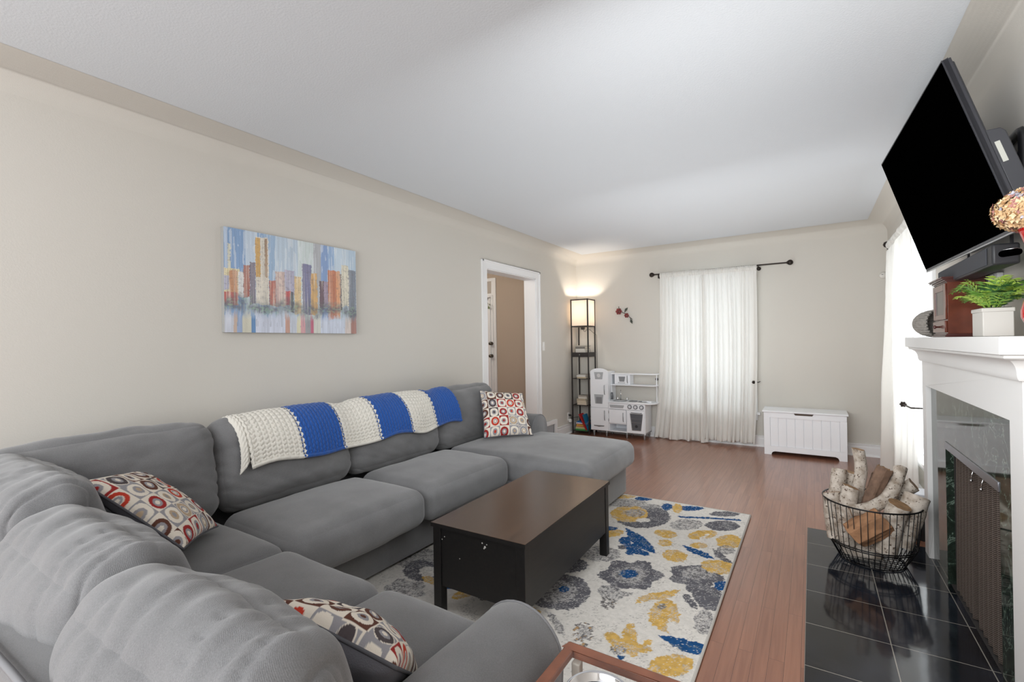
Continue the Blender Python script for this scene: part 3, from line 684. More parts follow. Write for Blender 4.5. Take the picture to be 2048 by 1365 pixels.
rb('back_frame', -2.97, -2.80, .24, 3.90, .28, .70, .03)
rb('back_frame', -2.80, -.62, .235, .34, .28, .70, .03)
# seat cushions
def seat(x0, x1, y0, y1, z0=.27, z1=.485, seed=0, r=.075, crown=.028, n=28):
    return cushion('seat_cushion', ((x0+x1)/2, (y0+y1)/2, (z0+z1)/2), ((x1-x0)/2, (y1-y0)/2, (z1-z0)/2), r, sx, sofa, crown=(.012, .008, crown), n=n, seed=seed, amp=.0045, sc_=(5, 5, 5))
seat(-2.52, -1.875, 1.175, 2.022, seed=1)
seat(-2.52, -1.875, 2.028, 2.895, seed=2)
seat(-2.52, -1.265, 2.900, 3.90, seed=3, n=34)
seat(-2.52, -1.885, .52, 1.170, seed=4)
seat(-1.882, -1.288, .52, 1.165, seed=5)
seat(-1.285, -.80, .52, 1.165, seed=6)
# back cushions along the wall
def foldL(p, n):
    # slack creases that run across the cushion face and up from the seat
    q = Vector((p.y*3.2, p.z*13+p.y*6*(1 if p.z < .05 else -.6), 3.3)); v = 1-abs(noise.noise(q))*2.3
    return -.0080*max(0, v)**3*(.5+.5*max(0, 1-abs(p.z+.08)/.2))
for i, (y0, y1) in enumerate(((.40, 1.205), (1.21, 2.015), (2.02, 2.865), (2.87, 3.71))):
    cushion('back_cushion', (-2.645, (y0+y1)/2, .695), (.105, (y1-y0)/2+.012, .245), .095, sx, sofa, rot=(0, radians(-13.5), 0), crown=(.052, .0, .018), n=52, seed=10+i, amp=.011, sc_=(5, 4, 8), fold=foldL)
# back cushions of the return, backs towards the camera
def foldK(p, n):
    # creases that wrap over the crest, each with its own length and depth
    q = Vector((p.x*14+4.5*p.y, p.y*3.0, p.z*2.2)); v = 1-abs(noise.noise(q))*2.4
    return -.0095*max(0, v)**3*(.35+.65*max(0, min(1, p.z/.2)))
for i, (x0, x1, yc, zc, hz) in enumerate(((-2.80, -1.905, .465, .69, .225), (-1.94, -1.285, .45, .655, .205), (-1.335, -.66, .44, .64, .20))):
    cushion('back_cushion', ((x0+x1)/2, yc, zc), ((x1-x0)/2+.012, .118, hz), (.085, .1, .11)[i], sx, sofa, rot=(radians(13), 0, 0), crown=(.006, .058, .012), n=60, seed=20+i, amp=.012, sc_=(4.5, 2.6, 3), fold=foldK)
# arms
def roll(axis, a, b_, c, half, ztop, name='arm'):
    """rolled arm: straight sides up to a full round top, flat front; a..b_ along the axis"""
    zc = ztop-half; n1, n2 = 34, 26; v_ = []; f_ = []
    prof = [(-half+.012, .04), (-half+.006, .2), (-half, .38)]+[(half*1.03*cos(radians(t)), zc+half*sin(radians(t))) for t in range(180, -1, -12)]+[(half, .38), (half-.006, .2), (half-.012, .04)]
    m = MB(); L_ = b_-a; st_ = [0, .006, .02, .05]+[.05+(L_-.10)*k/16 for k in range(1, 16)]+[L_-.05, L_-.02, L_-.006, L_]
    P = []
    for i, t in enumerate(st_):
        e = min(t, L_-t); k = 1-.035*max(0, 1-e/.02)**2
        for (u, z) in prof:
            w_ = .003*noise.noise(Vector((t*5, u*6, z*6))); u2 = u*k*(1+w_*6); z2 = .04+(z-.04)*(1-.012*max(0, 1-e/.02)**2)+w_
            v_.append((c+u2, a+t, z2) if axis == 'y' else (a+t, c+u2, z2))
    n_ = len(prof)
    for i in range(len(st_)-1):
        for k in range(n_): k2 = (k+1) % n_; f_.append((i*n_+k, i*n_+k2, (i+1)*n_+k2, (i+1)*n_+k))
    f_.append(tuple(range(n_))); f_.append(tuple((len(st_)-1)*n_+k for k in range(n_)))
    return m.add(v_, f_).build(name, sx, sofa, smooth=True, angle=60)
roll('y', .42, 1.125, -.702, .128, .592)
roll('x', -2.96, -2.14, 3.80, .140, .655)
def piping(pts, r=.005): MB().tube(pts, r, 6).build('piping', mat('grey_piping', '7c7c7e', .9), sofa, smooth=True)
piping([(-2.8, .236, .705)]+[(x, .234+.003*sin(x*9), .706+.004*sin(x*5)) for x in [-2.6+.1*k for k in range(20)]], .007)
piping([(-.702-.114, 1.121, .06), (-.702-.124, 1.121, .38)]+[(-.702+.128*cos(radians(a)), 1.121, .463+.125*sin(radians(a))) for a in range(180, -1, -10)]+[(-.702+.124, 1.121, .38), (-.702+.114, 1.121, .06)], .0045)
piping([(-2.143, 3.80-.135, .06), (-2.143, 3.80-.138, .38)]+[(-2.143, 3.80+.142*cos(radians(a)), .515+.138*sin(radians(a))) for a in range(180, -1, -10)]+[(-2.143, 3.80+.138, .38), (-2.143, 3.80+.135, .06)], .004)
for x, y in ((-2.1, 1.3), (-2.1, 2.6), (-1.42, 3.83), (-.66, .30), (-.66, .98), (-2.9, .3), (-2.9, 3.83), (-1.42, 2.97)):
    MB().lathe([(.02, .0125 if (x > -2.6 and y < 3.8) else 0), (.028, .04)], (x, y, 0), 12).build('foot', mat('black_foot', '1d1a18', .5), sofa, smooth=True, angle=40)

# ------------------------------------------------------------------ patterned pillows
PC = dict(c='e6ddcf', r='9c2a28', o='bf3d2b', n='5f3a2e', t='b8a288', g='98969a', d='4e4648')
def pillow_pattern(seed, nx=5):
    rnd = random.Random(seed)
    pal = ['r', 't', 'n', 'o', 'g', 'd', 'r', 'n']
    cells = {}
    for i in range(nx+1):
        for j in range(nx+1):
            base = pal[(i*2+j*3+(i*j) % 3) % len(pal)] if seed % 2 else pal[(i*3+(j//2)*2) % len(pal)]
            ty = (i+j) % 2
            cells[(i, j)] = (ty, base, rnd.uniform(-.06, .06), rnd.uniform(-.06, .06), rnd.uniform(.86, 1.1))
    L_ = {k: np.array(hx(v)) for k, v in PC.items()}
    def f(u, v):
        X, Y = u*nx+.45, v*nx+.2; i, j = int(X), int(Y); ty, b_, ox, oy, k = cells[(min(i, nx), min(j, nx))]
        x, y = X-i-.5+ox, Y-j-.5+oy
        sq = (abs(x)**2.6+abs(y)**2.6)**(1/2.6); r = sqrt(x*x+(y*k)**2)
        if ty:   # coloured square, cream ring, grey ring, coloured dot
            if r < .12: return L_[b_]
            if r < .24: return L_['g' if b_ != 'g' else 't']
            if sq < .43: return L_['c']
            return L_[b_ if b_ in 'rnd' else 'g']
        if r < .12: return L_['c']
        if r < .20: return L_['g' if b_ != 'g' else 't']
        if r < .24: return L_['c'] if b_ in 'ogt' else L_['g']
        if r < .42: return L_[b_]
        if r < .46 and b_ in 'gtd': return L_['c']
        return L_['c'] if b_ in 'rno' or max(abs(x), abs(y)) > .45 else L_['g']
    return f
M_pil = attr_mat('printed_weave', .9, bump=(300, .3)); M_pback = mat('slate_weave', '6f6f76', .95, bump=(350, .4))
def paint(o, cols):
    a = o.data.color_attributes.new('Col', 'FLOAT_COLOR', 'POINT')
    arr = np.ones((len(o.data.vertices), 4), dtype=np.float32); arr[:, :3] = cols; a.data.foreach_set('color', arr.ravel())
def pillow(label, TL, TR, BL, BR, thick, seed, group='patterned throw pillows on the sofa'):
    TL, TR, BL, BR = map(Vector, (TL, TR, BL, BR)); c = (TL+TR+BL+BR)/4
    n_ = ((TR-BL).cross(TL-BR)).normalized()
    if n_.dot(Vector((0, 0, 1))) < 0: n_ = -n_
    t = thing('throw_pillow', label, 'pillow', c, group=group)
    f = pillow_pattern(seed); N_ = 150
    def P(u, v, s_):
        U, V = 2*u-1, 2*v-1
        # sides bow in between the corners
        Ub = U*(1-.055*(1-V*V)); Vb = V*(1-.055*(1-U*U)); a, b_ = (Ub+1)/2, (Vb+1)/2
        p = (BL*(1-a)+BR*a)*(1-b_)+(TL*(1-a)+TR*a)*b_
        h = (max(0, (1-U*U))*max(0, (1-V*V)))**.42*thick
        h *= 1+.10*noise.noise(Vector((U*2, V*2, seed)))
        e = .006*noise.noise(Vector((U*4+seed, V*4, s_)))*(1-max(abs(U), abs(V))**6)
        return p+n_*(s_*h+e)
    ft = MB().grid(lambda u, v: P(u, v, 1), N_, N_)
    cols = [f(i/N_, j/N_) for j in range(N_+1) for i in range(N_+1)]
    me = bpy.data.meshes.new('front_cover'); me.from_pydata([tuple(Vector(p)-c) for p in ft.v], [], ft.f); me.materials.append(M_pil)
    o = bpy.data.objects.new('front_cover', me); COL.objects.link(o); o.parent = t; paint(o, np.array(cols)); me.polygons.foreach_set('use_smooth', [True]*len(me.polygons)); o['label'] = 'woven face with rows of red, brown, tan and grey rings'
    MB().grid(lambda u, v: P(u, v, -1), 40, 40).build('back_cover', M_pback, t, smooth=True, label='plain slate grey back')
    edge = [P(k/30, 0, 0) for k in range(30)]+[P(1, k/30, 0) for k in range(30)]+[P(1-k/30, 1, 0) for k in range(30)]+[P(0, 1-k/30, 0) for k in range(30)]
    MB().tube(edge, .0045, 6, closed=True).build('piping', mat('slate_piping', '57575c', .9), t, smooth=True)
    return t
pillow('ring patterned throw pillow in the corner seat of the sofa', (-2.538, .851, .772), (-2.20, .572, .85), (-2.225, 1.04, .53), (-1.88, .765, .61), .066, 1)
pillow('ring patterned throw pillow standing on the chaise by the far arm', (-2.50, 3.36, .90), (-2.24, 3.66, .86), (-2.315, 3.165, .53), (-2.02, 3.47, .53), .075, 2)
pillow('ring patterned throw pillow wedged beside the near arm, mostly showing its grey back', (-1.11, .640, .70), (-.73, .68, .655), (-1.17, .83, .475), (-.85, .87, .475), .08, 3)

# ------------------------------------------------------------------ knitted blanket
def bvh_of(objs):
    V_, F_ = [], []
    for o in objs:
        k = len(V_); w_ = wloc(o); V_ += [v.co+w_ for v in o.data.vertices]; F_ += [tuple(i+k for i in p.vertices) for p in o.data.polygons]
    return BVHTree.FromPolygons(V_, F_)
cush = [o for o in sofa.children if o.name.startswith('back_')]
tree = bvh_of(cush)
BY0, BY1 = 1.335, 3.06
ax_x, ax_z = -2.68, .60
NS, NTH = 100, 40
PH0, PH1 = radians(19), radians(128)
rad = np.zeros((NS+1, NTH+1))
for i in range(NS+1):
    y = BY0+(BY1-BY0)*i/NS
    for j in range(NTH+1):
        ph = PH0+(PH1-PH0)*j/NTH; d = Vector((cos(ph), 0, sin(ph))); o_ = Vector((ax_x, y, ax_z))+d*.8
        hit = tree.ray_cast(o_, -d, .8)
        rad[i, j] = (.8-hit[3]) if hit[0] is not None else .2
for it in range(60):   # the cloth bridges seams
    sm = rad.copy(); sm[1:-1] = np.maximum(rad[1:-1], (rad[:-2]+rad[2:])/2*.998)
    sm[:, 1:-1] = (sm[:, :-2]+sm[:, 1:-1]*2+sm[:, 2:])/4; rad = np.maximum(sm, rad-.001)
def rsamp(s_, t_):
    a, b_ = s_*NS, t_*NTH; i, j = min(int(a), NS-1), min(int(b_), NTH-1); fa, fb = a-i, b_-j
    return (rad[i, j]*(1-fa)+rad[i+1, j]*fa)*(1-fb)+(rad[i, j+1]*(1-fa)+rad[i+1, j+1]*fa)*fb
NU, NV = 720, 190
SW = 1/6
def blank(u, v):
    # v 0 hem .. 1 behind the crest
    y = BY0+(BY1-BY0)*u
    hem = .10*noise.noise(Vector((u*6, 0, 3)))+.05*max(0, .10-u)*4 - .05*max(0, u-.88)*5*v
    vv = min(1, max(0, v*(1-.02)+max(0, -0)))
    ph = PH0+(PH1-PH0)*vv+hem*(1-v)*2.0-(.10 if u < .2 else 0)*0
    t_ = (ph-PH0)/(PH1-PH0); r = rsamp(u, min(1, max(0, t_)))+.022
    # stripes: which one, and where in it
    k = min(5, int(u/SW)); q = u/SW-k
    Lu = (BY1-BY0)/6; S_ = q*Lu; T_ = v*.56
    if k % 2 == 0:   # white: rows of little V stitches with holes
        cu = S_/.030; cv = T_/.026+.5*abs((cu % 1)-.5)*2*.6
        h = .0075*(abs(cos(pi*cu))**.6)*.6+.006*abs(sin(pi*cv))**.7
        dx, dy = (cu % 1)-.5, (cv % 1)-.5
        if abs(dx) > .36 and abs(dy) > .36: h -= .006
    else:            # blue: plaits
        cu = S_/.0235; cv = T_/.030+((int(cu) % 2)*.5)+.35*abs((cu % 1)-.5)*2
        h = .008*(abs(sin(pi*cu))**.55)+.0055*abs(sin(pi*cv))**.6
    edge = min(q, 1-q)*Lu
    if edge < .012 and 0 < u < 1 and 0 < k+round(q) < 6: h -= .005
    he = min(v*.56, .56)
    if he < .028: h = .014*sqrt(max(0, 1-((he-.014)/.014)**2))+.003*abs(sin(pi*u*(BY1-BY0)/.05))
    ue = min(u, 1-u)*(BY1-BY0)
    if ue < .02: h = max(h, .012*sqrt(max(0, 1-((ue-.01)/.01)**2)))
    # scalloped borders
    yo = .006*abs(sin(pi*v*.56/.035)) if ue < .05 else 0
    y += yo*(-1 if u < .5 else 1)
    if u > SW*5: # last blue stripe slumps and bunches forward
        q2 = (u-SW*5)/SW; y += .03*sin(pi*q2)*(1-v)
    return Vector((ax_x+cos(ph)*(r+h), y, ax_z+sin(ph)*(r+h)))
bm_ = MB().grid(blank, NU, NV)
for fi in range(len(bm_.f)):
    i = fi % NU; u = (i+.5)/NU; k = min(5, int(u/SW)); q = u/SW-k
    Lu = (BY1-BY0)/6; j = fi//NU; v = (j+.5)/NV; c_ = k % 2
    # laced joins: triangles of the neighbour colour
    d_ = q*Lu if k > 0 and q < .5 else ((1-q)*Lu if k < 5 and q >= .5 else 9)
    tri = abs(((v*.56/.034) % 1)-.5)*2
    if d_ < .012*(1-tri): c_ = 1-c_
    elif d_ < .006 and tri > .8: c_ = 2
    bm_.mi[fi] = c_
M_kw = mat('white_chenille', 'dedad0', .95, bump=(220, .6), sheen=.3); M_kb = mat('blue_chenille', '15509f', .9, bump=(220, .6), sheen=.3); M_kd = mat('grey_gap', '4a4a50', .95)
bl = bm_.build('knitted_blanket', [M_kw, M_kb, M_kd], smooth=True)
tag(bl, 'chunky knitted blanket in blue and white stripes over the sofa back', 'blanket')
s = bl.modifiers.new('t', 'SOLIDIFY'); s.thickness = .012; s.offset = -1
# turned-back corner at the near end
def flap(u, v):
    y = BY0-.005-.055*u+.02*sin(v*3); ph = PH0+(PH1-PH0)*(.12+.8*v)-.25*u
    r = rsamp(0, min(1, max(0, (ph-PH0)/(PH1-PH0))))+.012+.018*sin(pi*u)+.005*abs(sin(v*50))*abs(sin(u*9+1))
    return Vector((ax_x+cos(ph)*r, y, ax_z+sin(ph)*r))
MB().grid(flap, 24, 120).build('folded_corner', M_kw, bl, local=True, smooth=True).modifiers.new('t', 'SOLIDIFY').thickness = .012
RUG=[('G',[(-99,228),(-98,220),(-99,212),(-103,206),(-110,203),(-117,202),(-124,204),(-129,210),(-132,218),(-131,227),(-126,234),(-119,238),(-111,239),(-104,235)]),
('M',[(-105,224),(-104,219),(-105,214),(-107,211),(-111,208),(-115,208),(-120,210),(-123,214),(-125,219),(-124,224),(-122,229),(-117,231),(-113,231),(-108,229)]),
('B',[(-110,225),(-110,223),(-110,222),(-111,221),(-112,220),(-113,220),(-114,221),(-114,222),(-115,223),(-115,225),(-114,226),(-113,226),(-112,226),(-111,226)]),
('G',[(-71,265),(-72,260),(-74,256),(-75,252),(-74,248),(-76,244),(-80,243),(-83,242),(-86,239),(-89,236),(-92,237),(-94,241),(-96,243),(-100,244),(-103,246),(-103,251),(-101,255),(-101,259),(-102,264),(-101,269),(-96,270),(-92,270),(-90,274),(-86,277),(-82,276),(-80,271),(-78,269),(-74,268)]),
('M',[(-79,260),(-79,256),(-80,251),(-83,248),(-86,246),(-90,245),(-93,247),(-96,251),(-96,255),(-95,260),(-92,264),(-89,266),(-85,266),(-81,264)]),
('B',[(-84,259),(-84,257),(-85,254),(-86,253),(-88,251),(-90,251),(-92,252),(-93,254),(-94,256),(-93,259),(-91,261),(-89,262),(-87,262),(-85,261)]),
('G',[(-90,355),(-89,345),(-92,335),(-98,327),(-105,322),(-113,322),(-120,326),(-125,334),(-127,345),(-125,356),(-119,365),(-110,370),(-101,370),(-94,364)]),
('Y',[(-106,353),(-105,346),(-107,338),(-110,332),(-116,329),(-122,329),(-127,333),(-131,339),(-132,347),(-131,355),(-127,362),(-121,365),(-115,364),(-110,360)]),
('M',[(-108,354),(-108,350),(-109,346),(-111,343),(-114,341),(-118,341),(-120,343),(-122,346),(-123,350),(-122,354),(-120,357),(-116,359),(-113,359),(-110,357)]),
('C',[(-101,342),(-101,340),(-102,337),(-104,336),(-106,334),(-108,334),(-109,335),(-110,336),(-110,338),(-110,340),(-108,342),(-106,344),(-104,344),(-102,343)]),
('G',[(-112,254),(-112,250),(-113,246),(-116,242),(-120,239),(-125,239),(-129,240),(-131,243),(-132,247),(-131,252),(-128,256),(-124,258),(-119,259),(-115,258)]),
('B',[(-112,319),(-106,316),(-96,310),(-86,298),(-83,289),(-89,290),(-98,295),(-105,304)]),
('B',[(-102,300),(-101,297),(-101,294),(-102,292),(-104,292),(-106,292),(-107,293),(-108,296),(-109,298),(-109,301),(-108,303),(-106,304),(-104,304),(-103,302)]),
('B',[(-93,294),(-92,292),(-93,289),(-95,287),(-97,286),(-99,285),(-101,286),(-102,288),(-103,291),(-102,293),(-100,296),(-98,297),(-96,297),(-94,296)]),
('B',[(-85,285),(-86,284),(-87,283),(-90,283),(-93,283),(-96,285),(-98,287),(-99,289),(-99,290),(-97,291),(-94,291),(-91,290),(-88,289),(-86,287)]),
('B',[(-94,284),(-94,283),(-94,281),(-95,280),(-96,279),(-97,279),(-98,280),(-99,281),(-99,283),(-99,285),(-98,286),(-97,286),(-96,286),(-95,286)]),
('G',[(-101,289),(-101,287),(-101,286),(-102,285),(-103,284),(-104,285),(-105,285),(-105,286),(-106,288),(-106,289),(-105,290),(-104,291),(-103,291),(-102,290)]),
('Y',[(-78,324),(-78,321),(-80,318),(-82,316),(-86,316),(-89,317),(-92,319),(-93,322),(-93,325),(-91,327),(-88,329),(-85,330),(-82,329),(-79,327)]),
('Y',[(-78,310),(-78,308),(-78,305),(-80,304),(-82,302),(-84,302),(-85,303),(-86,305),(-86,307),(-86,310),(-84,312),(-82,313),(-80,313),(-79,312)]),
('Y',[(-65,294),(-65,290),(-66,287),(-69,285),(-72,284),(-75,285),(-78,288),(-79,291),(-79,294),(-78,298),(-75,300),(-72,301),(-68,300),(-66,297)]),
('Y',[(-58,317),(-58,315),(-59,313),(-61,311),(-63,310),(-65,310),(-66,310),(-67,312),(-67,315),(-66,317),(-64,319),(-63,320),(-61,320),(-59,319)]),
('Y',[(-56,341),(-56,337),(-58,332),(-61,328),(-64,324),(-68,323),(-70,323),(-72,326),(-72,330),(-70,334),(-68,339),(-64,342),(-60,344),(-58,344)]),
('C',[(-60,336),(-60,335),(-60,333),(-61,330),(-62,327),(-63,325),(-63,324),(-64,324),(-64,326),(-64,328),(-63,331),(-62,334),(-62,336),(-61,337)]),
('Y',[(-39,335),(-40,330),(-41,324),(-44,321),(-47,319),(-50,319),(-53,322),(-54,326),(-55,331),(-53,337),(-50,341),(-47,343),(-43,342),(-41,339)]),
('M',[(-42,319),(-42,316),(-43,313),(-45,311),(-47,310),(-49,310),(-51,311),(-52,314),(-52,317),(-51,320),(-49,323),(-47,324),(-45,324),(-43,322)]),
('B',[(-72,310),(-65,309),(-56,306),(-50,300),(-56,299),(-65,302)]),
('B',[(-86,360),(-66,369),(-45,376),(-45,372),(-66,365),(-84,357)]),
('G',[(-54,314),(-49,311),(-44,304),(-40,298),(-45,299),(-51,304)]),
('G',[(-42,278),(-43,274),(-45,272),(-47,269),(-47,266),(-48,262),(-51,260),(-54,260),(-57,261),(-60,261),(-63,260),(-66,260),(-68,262),(-68,266),(-67,269),(-69,271),(-70,275),(-70,278),(-67,281),(-63,282),(-61,284),(-58,287),(-55,289),(-52,289),(-50,286),(-49,283),(-46,282),(-44,281)]),
('M',[(-48,281),(-49,277),(-50,274),(-53,270),(-56,268),(-60,268),(-62,269),(-64,272),(-64,276),(-62,280),(-59,283),(-56,285),(-52,286),(-50,284)]),
('Y',[(-38,292),(-39,288),(-41,285),(-45,282),(-49,281),(-52,282),(-55,285),(-57,288),(-56,292),(-54,296),(-50,299),(-46,300),(-42,299),(-40,296)]),
('G',[(-38,249),(-40,244),(-42,242),(-45,242),(-48,243),(-51,247),(-54,252),(-54,258),(-53,263),(-50,266),(-47,266),(-43,264),(-40,260),(-39,254)]),
('B',[(-38,272),(-38,270),(-39,267),(-40,266),(-42,264),(-44,264),(-45,265),(-46,267),(-46,269),(-45,272),(-44,274),(-42,275),(-40,275),(-39,274)]),
('G',[(-58,251),(-55,251),(-49,242),(-49,239),(-52,240),(-56,244)]),
('Y',[(-76,229),(-76,236),(-72,243),(-60,254),(-62,245),(-66,239),(-71,236)]),
('Y',[(-68,235),(-64,242),(-59,239),(-55,231),(-54,223),(-57,223),(-59,226),(-58,220),(-56,214),(-59,213),(-65,217),(-68,224)]),
('M',[(-62,234),(-62,233),(-63,231),(-63,230),(-64,230),(-65,230),(-66,231),(-66,232),(-66,233),(-66,234),(-66,235),(-65,236),(-64,236),(-63,235)]),
('M',[(-83,233),(-83,230),(-84,227),(-86,225),(-89,225),(-92,226),(-95,228),(-97,231),(-97,234),(-96,237),(-94,239),(-90,240),(-87,239),(-85,236)]),
('D',[(-84,224),(-84,222),(-84,219),(-85,217),(-86,216),(-88,217),(-90,218),(-91,220),(-92,223),(-92,226),(-91,228),(-89,229),(-88,228),(-86,227)]),
('M',[(-80,238),(-80,236),(-81,235),(-82,233),(-84,232),(-86,231),(-87,231),(-88,231),(-88,233),(-87,234),(-86,236),(-84,237),(-83,238),(-81,238)]),
('Y',[(-71,197),(-71,195),(-72,194),(-74,194),(-76,194),(-78,195),(-80,197),(-80,198),(-80,200),(-79,200),(-77,201),(-74,200),(-73,199),(-71,198)]),
('Y',[(-67,204),(-66,201),(-65,198),(-66,195),(-67,194),(-68,194),(-70,196),(-72,198),(-73,202),(-74,205),(-73,207),(-72,209),(-70,208),(-68,207)]),
('Y',[(-70,210),(-70,208),(-70,207),(-70,206),(-71,206),(-72,206),(-73,206),(-74,208),(-74,209),(-74,210),(-73,211),(-72,212),(-71,212),(-71,211)]),
('Y',[(-59,198),(-60,196),(-62,194),(-64,192),(-68,190),(-71,190),(-74,190),(-75,192),(-75,194),(-73,196),(-70,198),(-67,200),(-63,200),(-61,200)]),
('Y',[(-60,203),(-60,202),(-60,201),(-61,200),(-62,200),(-63,200),(-64,200),(-64,200),(-64,201),(-64,202),(-63,203),(-62,204),(-61,204),(-60,204)]),
('Y',[(-59,197),(-59,196),(-60,196),(-61,195),(-63,195),(-64,195),(-66,196),(-66,196),(-66,197),(-65,198),(-63,199),(-62,199),(-60,198),(-59,198)]),
('Y',[(-63,192),(-63,191),(-63,191),(-64,190),(-65,190),(-66,190),(-67,190),(-67,191),(-67,192),(-66,192),(-66,192),(-65,193),(-64,193),(-63,192)]),
('M',[(-68,193),(-68,191),(-68,190),(-70,188),(-71,187),(-72,187),(-74,188),(-74,189),(-75,190),(-74,192),(-73,193),(-72,194),(-70,194),(-69,194)]),
('B',[(-60,209),(-54,212),(-47,213),(-41,213),(-40,206),(-45,204),(-51,205),(-55,207)]),
('Y',[(-42,199),(-42,195),(-43,192),(-46,188),(-49,186),(-53,184),(-56,185),(-57,187),(-57,190),(-56,194),(-53,198),(-50,201),(-46,202),(-43,201)]),
('Y',[(-112,196),(-112,194),(-113,194),(-115,193),(-117,193),(-119,194),(-121,196),(-122,198),(-122,199),(-121,200),(-119,200),(-117,200),(-114,199),(-112,198)]),
('M',[(-112,201),(-106,200),(-99,194),(-94,187),(-98,188),(-105,194)]),
('D',[(-84,195),(-83,191),(-83,188),(-84,185),(-85,184),(-87,185),(-90,187),(-92,190),(-93,194),(-94,198),(-93,201),(-91,202),(-88,201),(-86,199)]),
('M',[(-86,196),(-85,193),(-85,191),(-86,190),(-87,189),(-88,189),(-90,190),(-91,192),(-92,195),(-92,197),(-91,198),(-90,199),(-89,199),(-87,197)]),
('M',[(-40,233),(-39,228),(-40,224),(-41,221),(-43,220),(-45,221),(-47,224),(-48,228),(-49,233),(-48,237),(-47,240),(-45,242),(-43,240),(-41,237)]),
('G',[(-48,263),(-48,260),(-49,258),(-51,256),(-53,254),(-55,254),(-57,255),(-58,258),(-58,260),(-57,263),(-55,265),(-53,267),(-51,267),(-49,266)]),
('G',[(-184,204),(-181,200),(-180,195),(-182,191),(-186,189),(-191,189),(-196,190),(-201,194),(-204,199),(-205,204),(-204,208),(-200,210),(-194,210),(-188,208)]),
('C',[(-183,203),(-182,201),(-181,199),(-182,197),(-184,196),(-187,195),(-190,196),(-192,198),(-194,200),(-194,203),(-193,205),(-191,206),(-188,206),(-185,205)]),
('B',[(-163,201),(-161,198),(-161,195),(-163,193),(-165,191),(-169,191),(-172,192),(-175,194),(-177,197),(-177,200),(-175,203),(-172,204),(-169,205),(-165,204)]),
('Y',[(-152,205),(-150,202),(-150,199),(-151,194),(-152,190),(-154,187),(-156,186),(-158,186),(-159,188),(-160,192),(-159,196),(-158,200),(-156,204),(-154,205)]),
('Y',[(-172,194),(-172,193),(-173,192),(-176,191),(-179,191),(-182,191),(-185,192),(-186,193),(-187,194),(-185,196),(-183,197),(-180,197),(-176,197),(-174,196)]),
('D',[(-136,204),(-135,201),(-135,198),(-137,195),(-140,193),(-143,192),(-146,192),(-148,194),(-149,196),(-149,199),(-147,202),(-144,205),(-141,206),(-138,206)]),
('M',[(-144,206),(-143,204),(-144,202),(-146,200),(-148,198),(-151,197),(-154,198),(-156,199),(-156,201),(-156,203),(-154,205),(-151,207),(-148,208),(-146,207)]),
('B',[(-113,390),(-113,387),(-114,384),(-116,382),(-119,380),(-122,380),(-124,380),(-126,382),(-126,385),(-125,388),(-122,390),(-120,392),(-117,392),(-114,392)]),
('B',[(-72,386),(-73,384),(-75,380),(-79,377),(-83,374),(-87,373),(-90,374),(-91,375),(-91,378),(-89,382),(-85,385),(-81,387),(-77,388),(-74,388)]),
('G',[(-47,388),(-48,384),(-50,381),(-54,377),(-58,375),(-62,374),(-66,374),(-67,376),(-66,379),(-64,383),(-60,386),(-56,389),(-52,390),(-49,390)]),
('G',[(-44,362),(-45,357),(-47,352),(-51,348),(-56,346),(-60,346),(-64,348),(-66,352),(-65,356),(-63,361),(-59,365),(-54,368),(-49,368),(-46,365)]),
('B',[(-94,378),(-93,374),(-94,371),(-95,368),(-96,367),(-98,368),(-100,370),(-102,373),(-102,377),(-102,380),(-101,383),(-99,384),(-97,383),(-95,381)]),
('M',[(-67,352),(-67,347),(-69,342),(-73,338),(-77,335),(-82,334),(-85,336),(-87,340),(-87,345),(-85,350),(-82,355),(-77,358),(-72,358),(-68,356)]),
('M',[(-114,376),(-114,372),(-118,366),(-123,361),(-130,357),(-136,355),(-141,356),(-144,359),(-144,364),(-141,369),(-136,375),(-129,379),(-122,380),(-117,380)]),
('B',[(-116,315),(-116,313),(-117,311),(-119,309),(-122,307),(-125,306),(-127,306),(-129,307),(-129,309),(-127,312),(-125,314),(-122,316),(-119,316),(-117,316)]),
('Y',[(-110,312),(-110,308),(-111,304),(-114,300),(-117,296),(-120,294),(-123,293),(-125,295),(-125,298),(-124,302),(-122,307),(-118,310),(-115,313),(-112,313)]),
('M',[(-101,278),(-100,274),(-102,268),(-105,264),(-110,262),(-114,261),(-119,262),(-122,266),(-122,271),(-121,276),(-118,281),(-113,283),(-108,284),(-103,282)]),
('M',[(-102,374),(-102,371),(-104,368),(-106,365),(-109,363),(-113,362),(-115,363),(-117,365),(-117,368),(-115,371),(-113,374),(-109,376),(-106,377),(-103,376)]),
('B',[(-67,188),(-67,187),(-67,186),(-68,185),(-68,185),(-69,184),(-70,185),(-70,185),(-70,186),(-70,187),(-70,188),(-69,188),(-68,188),(-67,188)]),
('Y',[(-127,387),(-127,385),(-129,382),(-132,379),(-136,376),(-140,375),(-143,375),(-145,377),(-145,379),(-143,382),(-139,385),(-135,387),(-131,389),(-128,389)]),
('Y',[(-87,378),(-86,373),(-86,369),(-87,366),(-89,366),(-90,367),(-92,370),(-94,374),(-94,379),(-94,383),(-94,386),(-92,387),(-90,386),(-88,382)])]
